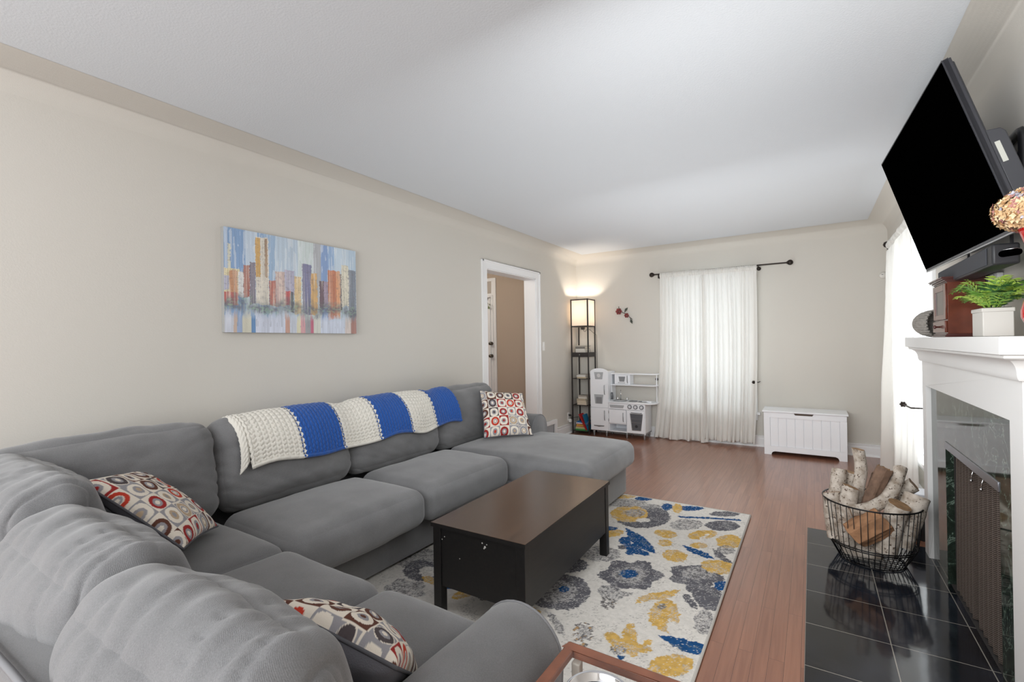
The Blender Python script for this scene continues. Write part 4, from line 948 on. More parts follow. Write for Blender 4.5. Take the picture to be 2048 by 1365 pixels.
LOGS=[('birch_log','tall',[(0.224, 3.52, 0.187), (0.222, 3.52, 0.384), (0.241, 3.54, 0.517), (0.229, 3.56, 0.637)],0.032),
('birch_log','curved',[(0.173, 3.36, 0.312), (0.268, 3.38, 0.34), (0.354, 3.44, 0.395), (0.401, 3.5, 0.475), (0.427, 3.54, 0.551)],0.033),
('split_log','brown',[(0.255, 3.46, 0.272), (0.296, 3.48, 0.406), (0.352, 3.5, 0.55)],0.038),
('birch_log','leftback',[(0.1, 3.52, 0.225), (0.116, 3.54, 0.361), (0.134, 3.56, 0.499)],0.042),
('birch_log','leftback2',[(0.164, 3.58, 0.217), (0.185, 3.6, 0.371), (0.195, 3.62, 0.477)],0.030),
('birch_log','frontleft',[(0.145, 3.4, 0.227), (0.166, 3.4, 0.349), (0.183, 3.42, 0.437)],0.043),
('birch_log','farleft',[(0.105, 3.42, 0.122), (0.092, 3.43, 0.252), (0.087, 3.44, 0.384)],0.045),
('birch_log','rightbig',[(0.4, 3.42, 0.141), (0.448, 3.44, 0.286), (0.488, 3.46, 0.419)],0.062),
('birch_log','rightfront',[(0.33, 3.36, 0.106), (0.366, 3.36, 0.268), (0.4, 3.36, 0.386)],0.053),
('birch_log','rightback',[(0.378, 3.56, 0.323), (0.433, 3.57, 0.403), (0.492, 3.58, 0.454)],0.040),
('split_log','dark',[(0.302, 3.64, 0.348), (0.322, 3.65, 0.425), (0.335, 3.66, 0.471)],0.031),
('split_log','orange',[(0.183, 3.32, 0.183), (0.257, 3.32, 0.243), (0.33, 3.33, 0.299)],0.068),
('birch_log','lowleft',[(0.173, 3.42, 0.062), (0.149, 3.4, 0.153), (0.135, 3.4, 0.225)],0.044),
('birch_log','lowfront',[(0.173, 3.42, 0.062), (0.254, 3.4, 0.074), (0.323, 3.4, 0.081)],0.038),
]
PB=[(23,41,842,608,'d8d6c0'),(-9,95,610,356,'e0d2a0'),(30,81,592,309,'c88a58'),(-7,29,536,411,'b4b4cc'),(-8,84,384,273,'b84a3c'),(86,118,591,353,'e2e2e2'),(118,158,658,353,'a4543f'),(159,195,696,301,'7c7484'),(197,285,958,307,'e4dccc'),(197,229,950,571,'d8a850'),(259,278,944,600,'a0805c'),(287,346,536,315,'bc6650'),(331,398,639,298,'ccb0a8'),(397,469,663,414,'b4b0c8'),(399,440,444,304,'c83c3c'),(438,463,437,230,'50505a'),(469,520,608,223,'e4c690'),(530,605,755,238,'74749a'),(598,651,665,243,'dcae68'),(669,705,589,293,'60404e'),(705,740,588,309,'aa96aa'),(741,816,727,183,'c87444'),(813,853,726,174,'e09c66'),(851,869,694,309,'5a4848'),(861,927,809,348,'dcd6c0'),(927,998,762,132,'78828f')]
PK=[(-5,133,'7aa0cc'),(133,206,'c4d4e4'),(206,251,'86a8ce'),(251,336,'98b6d4'),(336,499,'bccede'),(499,622,'ccd8d6'),(622,686,'b0b2b6'),(686,743,'7c9ccc'),(743,798,'94b4da'),(798,930,'c4d6e4'),(930,1009,'b4cadc')]
PW=[(-10,54,'d6dae6'),(54,79,'d4b8a4'),(79,103,'92a8cc'),(103,166,'d6d2bc'),(166,195,'4682b8'),(195,399,'d0d6e6'),(399,430,'c89680'),(430,484,'ccd2de'),(484,517,'e2dcb8'),(517,548,'d89ca0'),(548,593,'9a9a9c'),(593,612,'c05070'),(612,674,'dcdcd0'),(674,891,'ced6e6'),(891,949,'d6c8c0'),(949,999,'a87060')]
# ------------------------------------------------------------------ rug
def pip(poly, X, Y):
    ins = np.zeros(X.shape, bool); n = len(poly); j = n-1
    for i in range(n):
        xi, yi = poly[i]; xj, yj = poly[j]
        c = ((yi > Y) != (yj > Y)) & (X < (xj-xi)*(Y-yi)/(yj-yi+1e-12)+xi); ins ^= c; j = i
    return ins
def vnoise(shape, cell, rs):
    ny, nx = shape; g = rs.rand(int(ny/cell)+3, int(nx/cell)+3)
    y = np.arange(ny)/cell; x = np.arange(nx)/cell; yi = y.astype(int); xi = x.astype(int); fy = (y-yi)[:, None]; fx = (x-xi)[None, :]
    fy = fy*fy*(3-2*fy); fx = fx*fx*(3-2*fx)
    a = g[yi][:, xi]; b_ = g[yi][:, xi+1]; c = g[yi+1][:, xi]; d = g[yi+1][:, xi+1]
    return (a*(1-fx)+b_*fx)*(1-fy)+(c*(1-fx)+d*fx)*fy
RX0, RX1, RY0, RY1 = -2.45, -.405, .95, 3.89
NXr, NYr = 480, 680
xs = np.linspace(RX0, RX1, NXr+1); ys = np.linspace(RY0, RY1, NYr+1)
Xg, Yg = np.meshgrid(xs, ys); rs = np.random.RandomState(5)
fine = rs.rand(*Xg.shape); n3 = vnoise(Xg.shape, 3, rs); n8 = vnoise(Xg.shape, 8, rs); n25 = vnoise(Xg.shape, 30, rs); jx = (vnoise(Xg.shape, 3, rs)-.5)*.016; jy = (vnoise(Xg.shape, 3, rs)-.5)*.016
cols = np.ones(Xg.shape+(3,))*np.array(hx('d2cdc6')); cols *= (1-.06*fine[..., None])
strk = vnoise((Xg.shape[0], Xg.shape[1]), 1.3, rs)*.6+vnoise((Xg.shape[0]*1, Xg.shape[1]), 12, rs)*.5
m_ = (strk > .78) & (fine > .5); cols[m_] = hx('a9a5a0')
def mixmask(mask, c, dens, grain=fine):
    k = mask & (grain < dens); cols[k] = np.array(hx(c))*(.9+.2*n3[k][:, None])
filler = [('G', (-150, 240), 15, 11), ('M', (-200, 210), 12, 16), ('Y', (-195, 330), 11, 7), ('G', (-220, 280), 16, 12), ('B', (-215, 280), 4, 3), ('Y', (-175, 290), 10, 8), ('M', (-185, 180), 12, 9), ('G', (-180, 250), 12, 12), ('B', (-170, 210), 5, 9), ('G', (-160, 350), 14, 9), ('Y', (-200, 160), 9, 7), ('Y', (-80, 150), 10, 8), ('G', (-110, 130), 14, 12), ('B', (-60, 135), 5, 10), ('G', (-70, 110), 12, 7), ('Y', (-150, 120), 9, 8)]
shapes = [(c, [(x*.01+rx*.01*cos(a)*(1+.12*cos(5*a)), y*.01+ry*.01*sin(a)*(1+.12*cos(5*a))) for a in [i*pi/12 for i in range(24)]]) for c, (x, y), rx, ry in filler]+[(c, [(a/100, b_/100) for a, b_ in p]) for c, p in RUG]
for c, poly in shapes:
    mk = pip(poly, Xg+jx, Yg+jy)
    if not mk.any(): continue
    if c == 'G': mixmask(mk, '5f5e63', .95+0*fine); mixmask(mk & (n8 > .58), '8d8b8c', .35)
    elif c == 'D': mixmask(mk & (n3 < .62), '6a6665', .75); mixmask(mk & (n8 > .6), 'b3936c', .35, n3)
    elif c == 'M': mixmask(mk, 'a09d9b', .75); mixmask(mk & (n3 < .5), '6f6d6e', .5)
    elif c == 'Y': mixmask(mk, 'c4a05a', .96); mixmask(mk & (n8 > .55), 'b9ab98', .45)
    elif c == 'B': mixmask(mk, '204a78', .96); mixmask(mk & (n8 > .68), '6f7b80', .3)
    elif c == 'C': mixmask(mk, 'd2cdc6', .9)
cols *= (.93+.14*n3[..., None])
zz_ = .0125+.0012*rs.rand(*Xg.shape)
V_ = np.stack([Xg, Yg, zz_], -1).reshape(-1, 3)
F_ = [(j*(NXr+1)+i, j*(NXr+1)+i+1, (j+1)*(NXr+1)+i+1, (j+1)*(NXr+1)+i) for j in range(NYr) for i in range(NXr)]
rug = one('box', RX0, RX1, RY0, RY1, .001, .0115).build('rug', mat('rug_edge', 'a9a49c', .95), bevel=.002)
tag(rug, 'cream area rug with grey, mustard and blue flowers under the coffee table', 'rug')
me = bpy.data.meshes.new('pile'); me.from_pydata(V_.tolist(), [], F_); me.materials.append(attr_mat('rug_pile', .95, bump=(260, .5), spec=.1)); o = bpy.data.objects.new('pile', me); COL.objects.link(o); o.parent = rug
a_ = me.color_attributes.new('Col', 'FLOAT_COLOR', 'POINT'); arr = np.ones((len(V_), 4), dtype=np.float32); arr[:, :3] = cols.reshape(-1, 3); a_.data.foreach_set('color', arr.ravel())
m = MB()
for q in (((RX1, RY0), (RX1, RY1)), ((RX0, RY1), (RX1, RY1)), ((RX0, RY0), (RX1, RY0))): m.cyl((*q[0], .009), (*q[1], .009), .0065, 8)
m.build('binding', mat('rug_binding', 'b5b1aa', .95), rug, smooth=True)

# ------------------------------------------------------------------ coffee table
ct = thing('coffee_table', 'black-brown coffee table with deep side panels on the rug', 'table', (-1.315, 2.225, .0135))
ct.rotation_euler = (0, 0, radians(1.2))
def wood_dark(name, c1, c2, rough):
    m = mat(name, c1, rough, spec=.5); nt = m.node_tree; N = nt.nodes; L = nt.links; tc = N.new('ShaderNodeTexCoord'); mp = N.new('ShaderNodeMapping'); mp.inputs['Scale'].default_value = (60, 3, 60)
    n = N.new('ShaderNodeTexNoise'); n.inputs['Detail'].default_value = 5; n.inputs['Scale'].default_value = 1.5; L.new(tc.outputs['Object'], mp.inputs[0]); L.new(mp.outputs[0], n.inputs[0])
    r = N.new('ShaderNodeValToRGB'); r.color_ramp.elements[0].color = hx(c1)+(1,); r.color_ramp.elements[1].color = hx(c2)+(1,); r.color_ramp.elements[0].position = .35; r.color_ramp.elements[1].position = .7
    L.new(n.outputs[0], r.inputs[0]); L.new(r.outputs[0], N['Principled BSDF'].inputs['Base Color'])
    bp_ = N.new('ShaderNodeBump'); bp_.inputs['Strength'].default_value = .12; bp_.inputs['Distance'].default_value = .001; L.new(n.outputs[0], bp_.inputs['Height']); L.new(bp_.outputs[0], N['Principled BSDF'].inputs['Normal']); return m
M_ctt = wood_dark('espresso_top', '3a2a20', '4c382b', .24); M_ct = wood_dark('black_brown', '0b0a0b', '161312', .45)
tw, tl, th = .264, .525, .4465
one('box', -tw+.001, tw-.001, -tl+.001, tl-.001, th-.001, th).build('top', M_ctt, ct, local=True)
one('box', -tw+.0, tw-.0, -tl, tl, th-.0195, th-.001).build('top_edge', M_ct, ct, local=True)
for sx_ in (-1, 1):
    for sy_ in (-1, 1):
        xa = sx_*(tw-.008); ya = sy_*(tl-.008)
        one('box', min(xa, xa-sx_*.045), max(xa, xa-sx_*.045), min(ya, ya-sy_*.045), max(ya, ya-sy_*.045), 0, th-.0195).build('leg', M_ct, ct, local=True, bevel=.0015)
for y in (-tl+.014, tl-.032): one('box', -tw+.053, tw-.053, y, y+.018, .145, th-.0195).build('end_panel', M_ct, ct, local=True, bevel=.001)
for x in (-tw+.012, tw-.030): one('box', x, x+.018, -tl+.053, tl-.053, .145, th-.0195).build('side_panel', M_ct, ct, local=True, bevel=.001)
one('box', -tw+.03, tw-.03, -tl+.032, tl-.032, .15, .165).build('bottom_panel', M_ct, ct, local=True)
for (x, z, w_) in ((.03, .40, .004), (.045, .385, .006), (.04, .378, .004), (-.19, .385, .003), (-.205, .37, .003), (-.10, .30, .003), (.055, .398, .003)):
    MB().lathe([(w_, 0), (.0001, .0004)], n=6, cap=False, M=Matrix.Translation((x, -tl+.0139, z)) @ Matrix.Rotation(pi/2, 4, 'X')).build('paint_chip', mat('chip', 'b5b3ae', .8), ct, local=True)

# ------------------------------------------------------------------ glass side table and dish
gt = thing('side_table', 'glass topped side table with reddish wood frame beside the sofa arm', 'table', (-.27, .83, 0))
M_red = mat('cherry_wood', '8a5238', .35, coat=.3, var=(20, .2)); gx0, gx1, gy0, gy1, gz = -.541, .0, .56, 1.096, .55
f = .028
m = MB()
def rail(a, b_): m.box(*a, *b_, gz-.018, gz)
rail((gx0, gx1), (gy1-f, gy1)); rail((gx0, gx1), (gy0, gy0+f)); rail((gx0, gx0+f), (gy0+f, gy1-f)); rail((gx1-f, gx1), (gy0+f, gy1-f))
m.build('top_frame', M_red, gt, bevel=.005)
gl = mat('side_table_glass', 'f4f8f8', .02, trans=1, spec=.5)
one('box', gx0+f-.004, gx1-f+.004, gy0+f-.004, gy1-f+.004, gz-.007, gz-.001).build('glass_top', glassy('table_glass', 1.6), gt)
for x in (gx0+.03, gx1-.05):
    for y in (gy0+.03, gy1-.05): one('box', x, x+.022, y, y+.022, 0, gz-.018).build('leg', mat('pale_metal', 'b9b2a6', .5, .1), gt, bevel=.003)
m = MB()
for k in range(5): m.box(gx0+.03+k*.112, gx0+.045+k*.112, gy0+.03, gy1-.03, .47, .482)
for k in range(5): m.box(gx0+.03, gx1-.03, gy0+.03+k*.112, gy0+.045+k*.112, .458, .4699)
m.build('lattice_shelf', mat('pale_metal'), gt, bevel=.002)
DX, DY = -.392, .930
dsh = thing('serving_dish', 'round silver rimmed dish on the glass side table', 'dish', (DX, DY, gz))
m = MB(); m.lathe([(.001, .002), (.052, .002), (.062, .008), (.066, .022), (.070, .026), (.0725, .024), (.0725, .016), (.068, .004), (.060, 0), (.001, 0)], (DX, DY, gz), 56, cap=False); m.build('rim', mat('polished_silver', 'd8d8da', .14, 1), dsh, smooth=True)
m = MB(); m.lathe([(.001, .0045), (.054, .0045), (.060, .008)], (DX, DY, gz), 40, cap=False)
for i in range(-6, 7):
    for j in range(-6, 7):
        x, y = i*.009+(j % 2)*.0045, j*.008
        if x*x+y*y < .051**2: m.sphere((DX+x, DY+y, gz+.0045), .0042, 8)
m.build('beaded_mat', mat('dark_beads', '3b3f4c', .25, .5), dsh, smooth=True)

# ------------------------------------------------------------------ white chest
tc_ = thing('toy_chest', 'white panelled storage chest against the back wall by the curtain', 'chest', (-.088, 6.28, 0))
M_cw = mat('chest_white', 'f3f5f8', .4, spec=.4); cx0, cx1, cy0, cy1 = -.478, .302, 6.105, 6.46
m = MB(); m.box(cx0, cx1, cy0+.02, cy1, .07, .485); m.box(cx0, cx0+.02, cy0+.02, cy1, 0, .07); m.box(cx1-.02, cx1, cy0+.02, cy1, 0, .07); m.build('body', M_cw, tc_, bevel=.002)
# front: frame with handle notch above and arched foot below
nx = -.088
m = MB()
top = [(cx0, .485), (cx0, 0), (cx0+.072, 0), (cx0+.075, .018), (cx0+.085, .032), (cx0+.105, .040), (cx1-.105, .040), (cx1-.085, .032), (cx1-.075, .018), (cx1-.072, 0), (cx1, 0), (cx1, .485), (nx+.095, .485), (nx+.080, .465), (nx-.080, .465), (nx-.095, .485)]
inner = [(cx0+.062, .10), (cx1-.062, .10), (cx1-.062, .425), (cx0+.062, .425)]
m.prism([(cx0, .10), (cx0, 0), (cx0+.072, 0), (cx0+.075, .018), (cx0+.085, .032), (cx0+.105, .040), (cx1-.105, .040), (cx1-.085, .032), (cx1-.075, .018), (cx1-.072, 0), (cx1, 0), (cx1, .10)], 'y', cy0, cy0+.02)
m.prism([(cx0, .425), (cx1, .425), (cx1, .485), (nx+.095, .485), (nx+.080, .462), (nx-.080, .462), (nx-.095, .485), (cx0, .485)], 'y', cy0, cy0+.02)
m.box(cx0, cx0+.062, cy0, cy0+.02, .10, .425); m.box(cx1-.062, cx1, cy0, cy0+.02, .10, .425)
m.build('front_frame', M_cw, tc_, bevel=.0015)
one('box', nx-.095, nx+.095, cy0+.015, cy0+.021, .46, .486).build('handle_slot', mat('slot_dark', '5f5248', .8), tc_)
m = MB(); n_b = 8; ww = (cx1-cx0-.124)/n_b
for k in range(n_b): m.box(cx0+.062+k*ww+.0022, cx0+.062+(k+1)*ww-.0022, cy0+.010, cy0+.0195, .10, .425)
m.build('beadboard', M_cw, tc_, bevel=.0012)
one('box', cx0-.015, cx1+.015, cy0-.015, cy1+.0, .486, .505).build('lid', M_cw, tc_, bevel=.003)

# ------------------------------------------------------------------ toy kitchen
tk = thing('toy_kitchen', 'white wooden toy kitchen with fridge, sink and oven by the back wall', 'toy kitchen', (-2.2, 6.34, 0))
M_tk = mat('toy_white', 'f1f3f6', .45, spec=.35); M_ts = mat('toy_silver', 'a2a4a6', .3, .75); M_tg = mat('toy_print', 'aeb0b2', .6); M_chr = mat('chrome', 'd5d5d6', .12, 1); M_dk = mat('oven_dark', '5c5e62', .35)
Yf, Yb = 6.19, 6.47; a0, a1 = -2.652, -2.39
one('box', a0, a1, Yf+.016, Yb, .075, .90).build('fridge_body', M_tk, tk, bevel=.002)
m = MB(); m.prism([(a0, .40), (a1-.0, .40), (a1, .905)]+[(-2.521+.131*cos(radians(t)), .893+.056*sin(radians(t))) for t in range(12, 169, 12)]+[(a0, .905)], 'y', Yf, Yf+.016); fd = m.build('fridge_door', M_tk, tk, bevel=.002)
one('box', a0, a1, Yf, Yf+.016, .082, .396).build('freezer_door', M_tk, tk, bevel=.002); fz = tk.children[-1]
def trap(x0, x1, z0, z1, t=.015): return [(x0+t, z0), (x1-t, z0), (x1, z1), (x0, z1)]
m = MB(); m.prism(trap(-2.592, -2.458, .795, .895), 'y', Yf-.002, Yf+.001); pr_ = m.build('printed_panel', M_tg, fd)
m = MB(); m.lathe([(.0001, .001), (.027, .001), (.0275, 0)], n=20, cap=False, M=Matrix.Translation((-2.525, Yf-.0025, .848)) @ Matrix.Rotation(pi/2, 4, 'X')); m.build('round_print', mat('toy_print_light', 'd2d2d2', .6), pr_)
m = MB(); m.prism(trap(-2.596, -2.46, .452, .582), 'y', Yf-.002, Yf+.001); pr2 = m.build('ice_dispenser', M_tg, fd)
m = MB(); m.box(-2.567, -2.483, Yf-.003, Yf-.001, .455, .545); m.build('ice_window', mat('toy_print_dark', '85878a', .5), pr2)
def handle(x, z0, z1, par, y=Yf):
    m = MB(); m.tube([(x-.004, y, z1), (x, y-.012, z1-.01), (x+.003, y-.020, (z0+z1)/2), (x+.002, y-.014, z0+.012), (x+.003, y, z0)], [.004, .005, .0055, .005, .004], 8); m.build('handle', M_ts, par, smooth=True)
handle(-2.441, .583, .714, fd); handle(-2.444, .223, .36, fz)
m = MB(); m.prism([(-2.61, .150), (-2.45, .150), (-2.46, .138), (-2.50, .134), (-2.53, .128), (-2.56, .134), (-2.60, .138)], 'y', Yf-.004, Yf); m.build('drawer_pull', M_ts, fz)
b0, b1 = -2.388, -1.878
m = MB(); m.box(b0, b1, Yb-.008, Yb, .075, .47); m.box(b0, b1, Yf+.012, Yb, .075, .087); m.box(b0, b0+.010, Yf+.012, Yb, .087, .47); m.box(b1-.012, b1, Yf+.0, Yb, .07, .47); m.box(-2.137, -2.127, Yf+.012, Yb, .087, .47); m.box(b0, -2.137, Yf+.012, Yb, .185, .195); m.box(b0, b1-.012, Yf+.004, Yf+.016, .39, .472)
m.build('cabinet_body', M_tk, tk, bevel=.0015)
cd_ = one('box', -2.384, -2.140, Yf, Yf+.014, .197, .385).build('cabinet_door', M_tk, tk, bevel=.002); handle(-2.178, .222, .345, cd_)
for z in (.235, .345): one('box', -2.390, -2.384, Yf-.002, Yf+.006, z-.018, z+.018).build('hinge', mat('hinge_grey', '77777a', .4, .8), cd_)
m = MB(); m.prism(trap(-2.375, -2.165, .408, .448), 'y', Yf+.001, Yf+.005); m.build('vent_panel', M_tg, tk)
for x in (-2.089, -2.009, -1.927):
    k = MB(); k.lathe([(.001, .006), (.030, .006), (.031, 0)], n=20, M=Matrix.Translation((x, Yf+.004, .432)) @ Matrix.Rotation(pi/2, 4, 'X')); kn = k.build('knob', mat('knob_grey', '727478', .4), tk, smooth=True, angle=30)
    k = MB(); k.lathe([(.001, .008), (.019, .008), (.021, .005)], n=18, M=Matrix.Translation((x, Yf+.004, .432)) @ Matrix.Rotation(pi/2, 4, 'X')); k.build('dial', mat('dial_light', 'c9cbce', .4), kn)
    k = MB(); k.box(-.004, .004, -.012, 0, -.015, .015, Matrix.Translation((x, Yf-.004, .432)) @ Matrix.Rotation((x+2)*9, 4, 'Y')); k.build('pointer', mat('toy_white'), kn)
ov = one('box', -2.125, -1.892, Yf, Yf+.014, .082, .386).build('oven_door', M_tk, tk, bevel=.002)
m = MB(); tr1 = trap(-2.086, -1.908, .118, .345, .028); tr2 = trap(-2.076, -1.918, .128, .335, .026)
m.add([(p[0], Yf-.004, p[1]) for p in tr1]+[(p[0], Yf-.004, p[1]) for p in tr2]+[(p[0], Yf, p[1]) for p in tr1], [(0, 1, 5, 4), (1, 2, 6, 5), (2, 3, 7, 6), (3, 0, 4, 7), (0, 8, 9, 1), (1, 9, 10, 2), (2, 10, 11, 3), (3, 11, 8, 0)]); m.build('window_frame', M_ts, ov)
m = MB(); m.prism(tr2, 'y', Yf-.002, Yf-.0005); owm = m.build('oven_window', M_dk, ov)
MB().box(-2.066, -1.928, Yf-.0035, Yf-.0015, .222, .230).box(-2.070, -1.924, Yf-.0035, Yf-.0015, .270, .275).build('oven_rack', M_ts, ov)
k = MB(); k.lathe([(.0001, .001), (.019, .001), (.0195, 0)], n=18, cap=False, M=Matrix.Translation((-1.998, Yf-.0035, .175)) @ Matrix.Rotation(pi/2, 4, 'X')); k.build('fan_print', mat('fan_black', '2c2d30', .4), ov)
m = MB(); m.tube([(-2.07, Yf, .357), (-2.05, Yf-.014, .357), (-1.945, Yf-.014, .357), (-1.925, Yf, .357)], .005, 8); m.build('handle', M_ts, ov, smooth=True)
m = MB(); cnt = [(b0, Yb), (b0, Yf-.012)]+[(-1.87+.128*cos(radians(t)), Yf+.133+.145*sin(radians(t))) for t in range(-90, 1, 10)]+[(-1.742, Yb)]
m.prism(cnt, 'z', .475, .492); m.build('counter', M_tk, tk, bevel=.003)
for zz2, yy in ((.876, 0), (.722, 0)):
    m = MB(); m.prism([(b0, Yb), (b0, Yf+.10)]+[(-1.83+.078*cos(radians(t)), Yf+.185+.085*sin(radians(t))) for t in range(-90, 1, 15)]+[(-1.752, Yb)], 'z', zz2-.014, zz2); m.build('shelf', M_tk, tk, bevel=.003)
m = MB(); m.box(b0, b0+.008, Yf+.12, Yb, .492, .862); m.box(-2.39, -2.20, Yf+.0, Yf+.0, 0, 0) if False else None; m.build('side_panel', M_tk, tk)
m = MB(); m.box(-2.34, -2.118, Yf+.125, Yb, .723, .862); m.build('microwave_box', M_tk, tk, bevel=.002)
mwd = one('box', -2.335, -2.14, Yf+.112, Yf+.124, .728, .858).build('microwave_door', M_tk, tk, bevel=.002)
m = MB(); m.prism(trap(-2.276, -2.182, .762, .832, .012), 'y', Yf+.1105, Yf+.1125); m.build('microwave_window', mat('toy_print_dark'), mwd)
m = MB()
for k in range(6): m.box(-2.285+k*.017, -2.272+k*.017, Yf+.111, Yf+.1125, .738, .752)
m.build('button_row', M_tg, mwd); handle(-2.150, .745, .845, mwd, Yf+.112)
for z0_, z1_ in ((.492, .708), (.722, .862)): MB().cyl((-1.775, Yf+.20, z0_), (-1.775, Yf+.20, z1_), .007, 10).build('post', M_tk, tk, smooth=True, angle=50)
m = MB(); m.lathe([(.001, -.03), (.06, -.03), (.085, .0), (.092, .002), (.092, .005), (.082, .004), (.055, -.022), (.001, -.022)], (-2.265, Yf+.12, .493), 28, cap=False); m.build('sink', M_ts, tk, smooth=True)
m = MB(); m.tube([(-2.285, Yf+.215, .49), (-2.285, Yf+.215, .58)]+[(-2.285+.018*(1-cos(radians(a))), Yf+.215-.05*(1-cos(radians(a))), .59+.048*sin(radians(a))) for a in range(0, 181, 20)]+[(-2.245, Yf+.112, .56)], .006, 10); m.build('faucet', M_chr, tk, smooth=True)
for x in (-2.325, -2.19): m = MB(); m.lathe([(.012, 0), (.009, .02), (.006, .03), (.009, .045), (.001, .05)], (x, Yf+.2, .492), 12); m.build('tap', M_chr, tk, smooth=True)
for x, y in ((-2.08, .13), (-1.95, .13)):
    m = MB()
    for r_ in (.055, .035): m.tube([(x+r_*cos(t*pi/10), Yf+y+r_*sin(t*pi/10), .497) for t in range(20)], .003, 6, closed=True)
    for t in range(4): m.cyl((x, Yf+y, .499), (x+.058*cos(t*pi/2+.4), Yf+y+.058*sin(t*pi/2+.4), .499), .003, 6)
    m.build('burner', M_ts, tk, smooth=True)
ph_ = one('box', -2.385, -2.345, Yf+.10, Yf+.115, .51, .61).build('phone_base', M_ts, tk, bevel=.006)
m = MB(); m.tube([(-2.372, Yf+.09, .602), (-2.368, Yf+.08, .585), (-2.368, Yf+.08, .535), (-2.372, Yf+.09, .518)], [.011, .006, .006, .011], 8); m.build('receiver', mat('handset_grey', '7d7f82', .35, .6), ph_, smooth=True)
for x in (-2.615, -2.43, -2.14, -1.90):
    for y in (Yf+.03, Yb-.04): m = MB(); m.lathe([(.012, 0), (.010, .01), (.014, .03), (.019, .06), (.019, .075)], (x, y, 0), 14); m.build('foot', M_ts, tk, smooth=True)
toy = thing('toy_pan', 'small white toy pan on the toy kitchen burners', 'toy', (-1.84, Yf+.10, .492))
m = MB(); m.lathe([(.001, .002), (.03, .002), (.036, .02), (.034, .02), (.028, .005), (.001, .005)], (-1.845, Yf+.08, .492), 20, cap=False); m.tube([(-1.875, Yf+.07, .508), (-1.93, Yf+.04, .512)], .004, 6); m.build('pan', mat('toy_white'), toy, smooth=True)

# ------------------------------------------------------------------ shelf floor lamp with books
fl = thing('floor_lamp', 'tall black shelf floor lamp with lit square shade in the corner', 'lamp', (-2.81, 6.33, 0))
M_lb = mat('lamp_black', '2a2422', .45); lx0, lx1, ly0, ly1 = -2.945, -2.672, 6.19, 6.46; pw = .017
for x in (lx0, lx1-pw):
    for y in (ly0, ly1-pw): one('box', x, x+pw, y, y+pw, 0, 1.94).build('post', M_lb, fl, bevel=.001)
for z in (1.923, 1.540):
    m = MB(); m.box(lx0+pw, lx1-pw, ly0+.002, ly0+pw-.002, z, z+.015); m.box(lx0+pw, lx1-pw, ly1-pw+.002, ly1-.002, z, z+.015); m.box(lx0+.002, lx0+pw-.002, ly0+pw, ly1-pw, z, z+.015); m.box(lx1-pw+.002, lx1-.002, ly0+pw, ly1-pw, z, z+.015); m.build('rail', M_lb, fl)
for z in (.795, .415, .045): one('box', lx0+.004, lx1-.004, ly0+.004, ly1-.004, z-.008, z).build('shelf', M_lb, fl, bevel=.001)
m = MB(); m.box(lx0+.001, lx1-.001, ly0+.012, ly1-.001, 1.105, 1.17); m.build('drawer_case', M_lb, fl, bevel=.001)
dd = one('box', lx0+pw, lx1-pw, ly0+.002, ly0+.012, 1.11, 1.165).build('drawer', M_lb, fl, bevel=.001)
m = MB(); m.sphere((-2.808, ly0-.006, 1.138), .008, 10); m.build('knob', M_chr, dd, smooth=True)
m = MB(); 
for (x0_, x1_, y0_, y1_) in ((lx0+pw, lx1-pw, ly0+.007, ly0+.009), (lx0+pw, lx1-pw, ly1-.009, ly1-.007), (lx0+.007, lx0+.009, ly0+pw, ly1-pw), (lx1-.009, lx1-.007, ly0+pw, ly1-pw)): m.box(x0_, x1_, y0_, y1_, 1.555, 1.925)
def shade_mat():
    m = bpy.data.materials.new('lit_linen'); m.use_nodes = True; nt = m.node_tree; N = nt.nodes; L = nt.links; N.clear()
    o = N.new('ShaderNodeOutputMaterial'); d = N.new('ShaderNodeBsdfDiffuse'); t = N.new('ShaderNodeBsdfTranslucent'); x = N.new('ShaderNodeMixShader'); d.inputs[0].default_value = hx('f4eee6')+(1,); t.inputs[0].default_value = hx('fbf3ea')+(1,); x.inputs[0].default_value = .5
    L.new(d.outputs[0], x.inputs[1]); L.new(t.outputs[0], x.inputs[2]); L.new(x.outputs[0], o.inputs[0]); return m
m.build('shade', shade_mat(), fl)
m = MB(); m.sphere((-2.815, 6.325, 1.745), .03, 14); m.cyl((-2.815, 6.325, 1.62), (-2.815, 6.325, 1.72), .013, 10); m.build('bulb', mat('bulb_glow', 'ffffff', .5, emit=('ffe8d0', 9)), fl, smooth=True)
m = MB(); m.box(lx0+pw, lx1-pw, 6.316, 6.334, 1.545, 1.551); m.cyl((-2.815, 6.325, 1.50), (-2.815, 6.325, 1.63), .017, 12); m.box(-2.835, -2.79, 6.30, 6.345, 1.505, 1.54)
m.build('socket', M_lb, fl, smooth=True, angle=30)
m = MB(); m.tube([(-2.80, 6.32, 1.51), (-2.79, 6.30, 1.48), (-2.77, 6.30, 1.47), (-2.75, 6.32, 1.50), (-2.72, 6.36, 1.50), (-2.69, 6.40, 1.46), (-2.662, 6.47, 1.42), (-2.660, 6.475, 1.2), (-2.662, 6.478, .8), (-2.67, 6.478, .3), (-2.80, 6.478, .20), (-2.93, 6.478, .20), (-2.975, 6.42, .20), (-2.985, 6.25, .21), (-2.965, 6.21, .235)], .003, 6)
m.build('cord', mat('cord_black', '1f1e1e', .5), fl, smooth=True)
lp = bpy.data.lights.new('floor_lamp_bulb', 'POINT'); lp.energy = 7; lp.color = (1, .88, .76); lp.shadow_soft_size = .035
lo = bpy.data.objects.new('floor_lamp_bulb', lp); COL.objects.link(lo); lo.location = (-2.815, 6.325, 1.80)

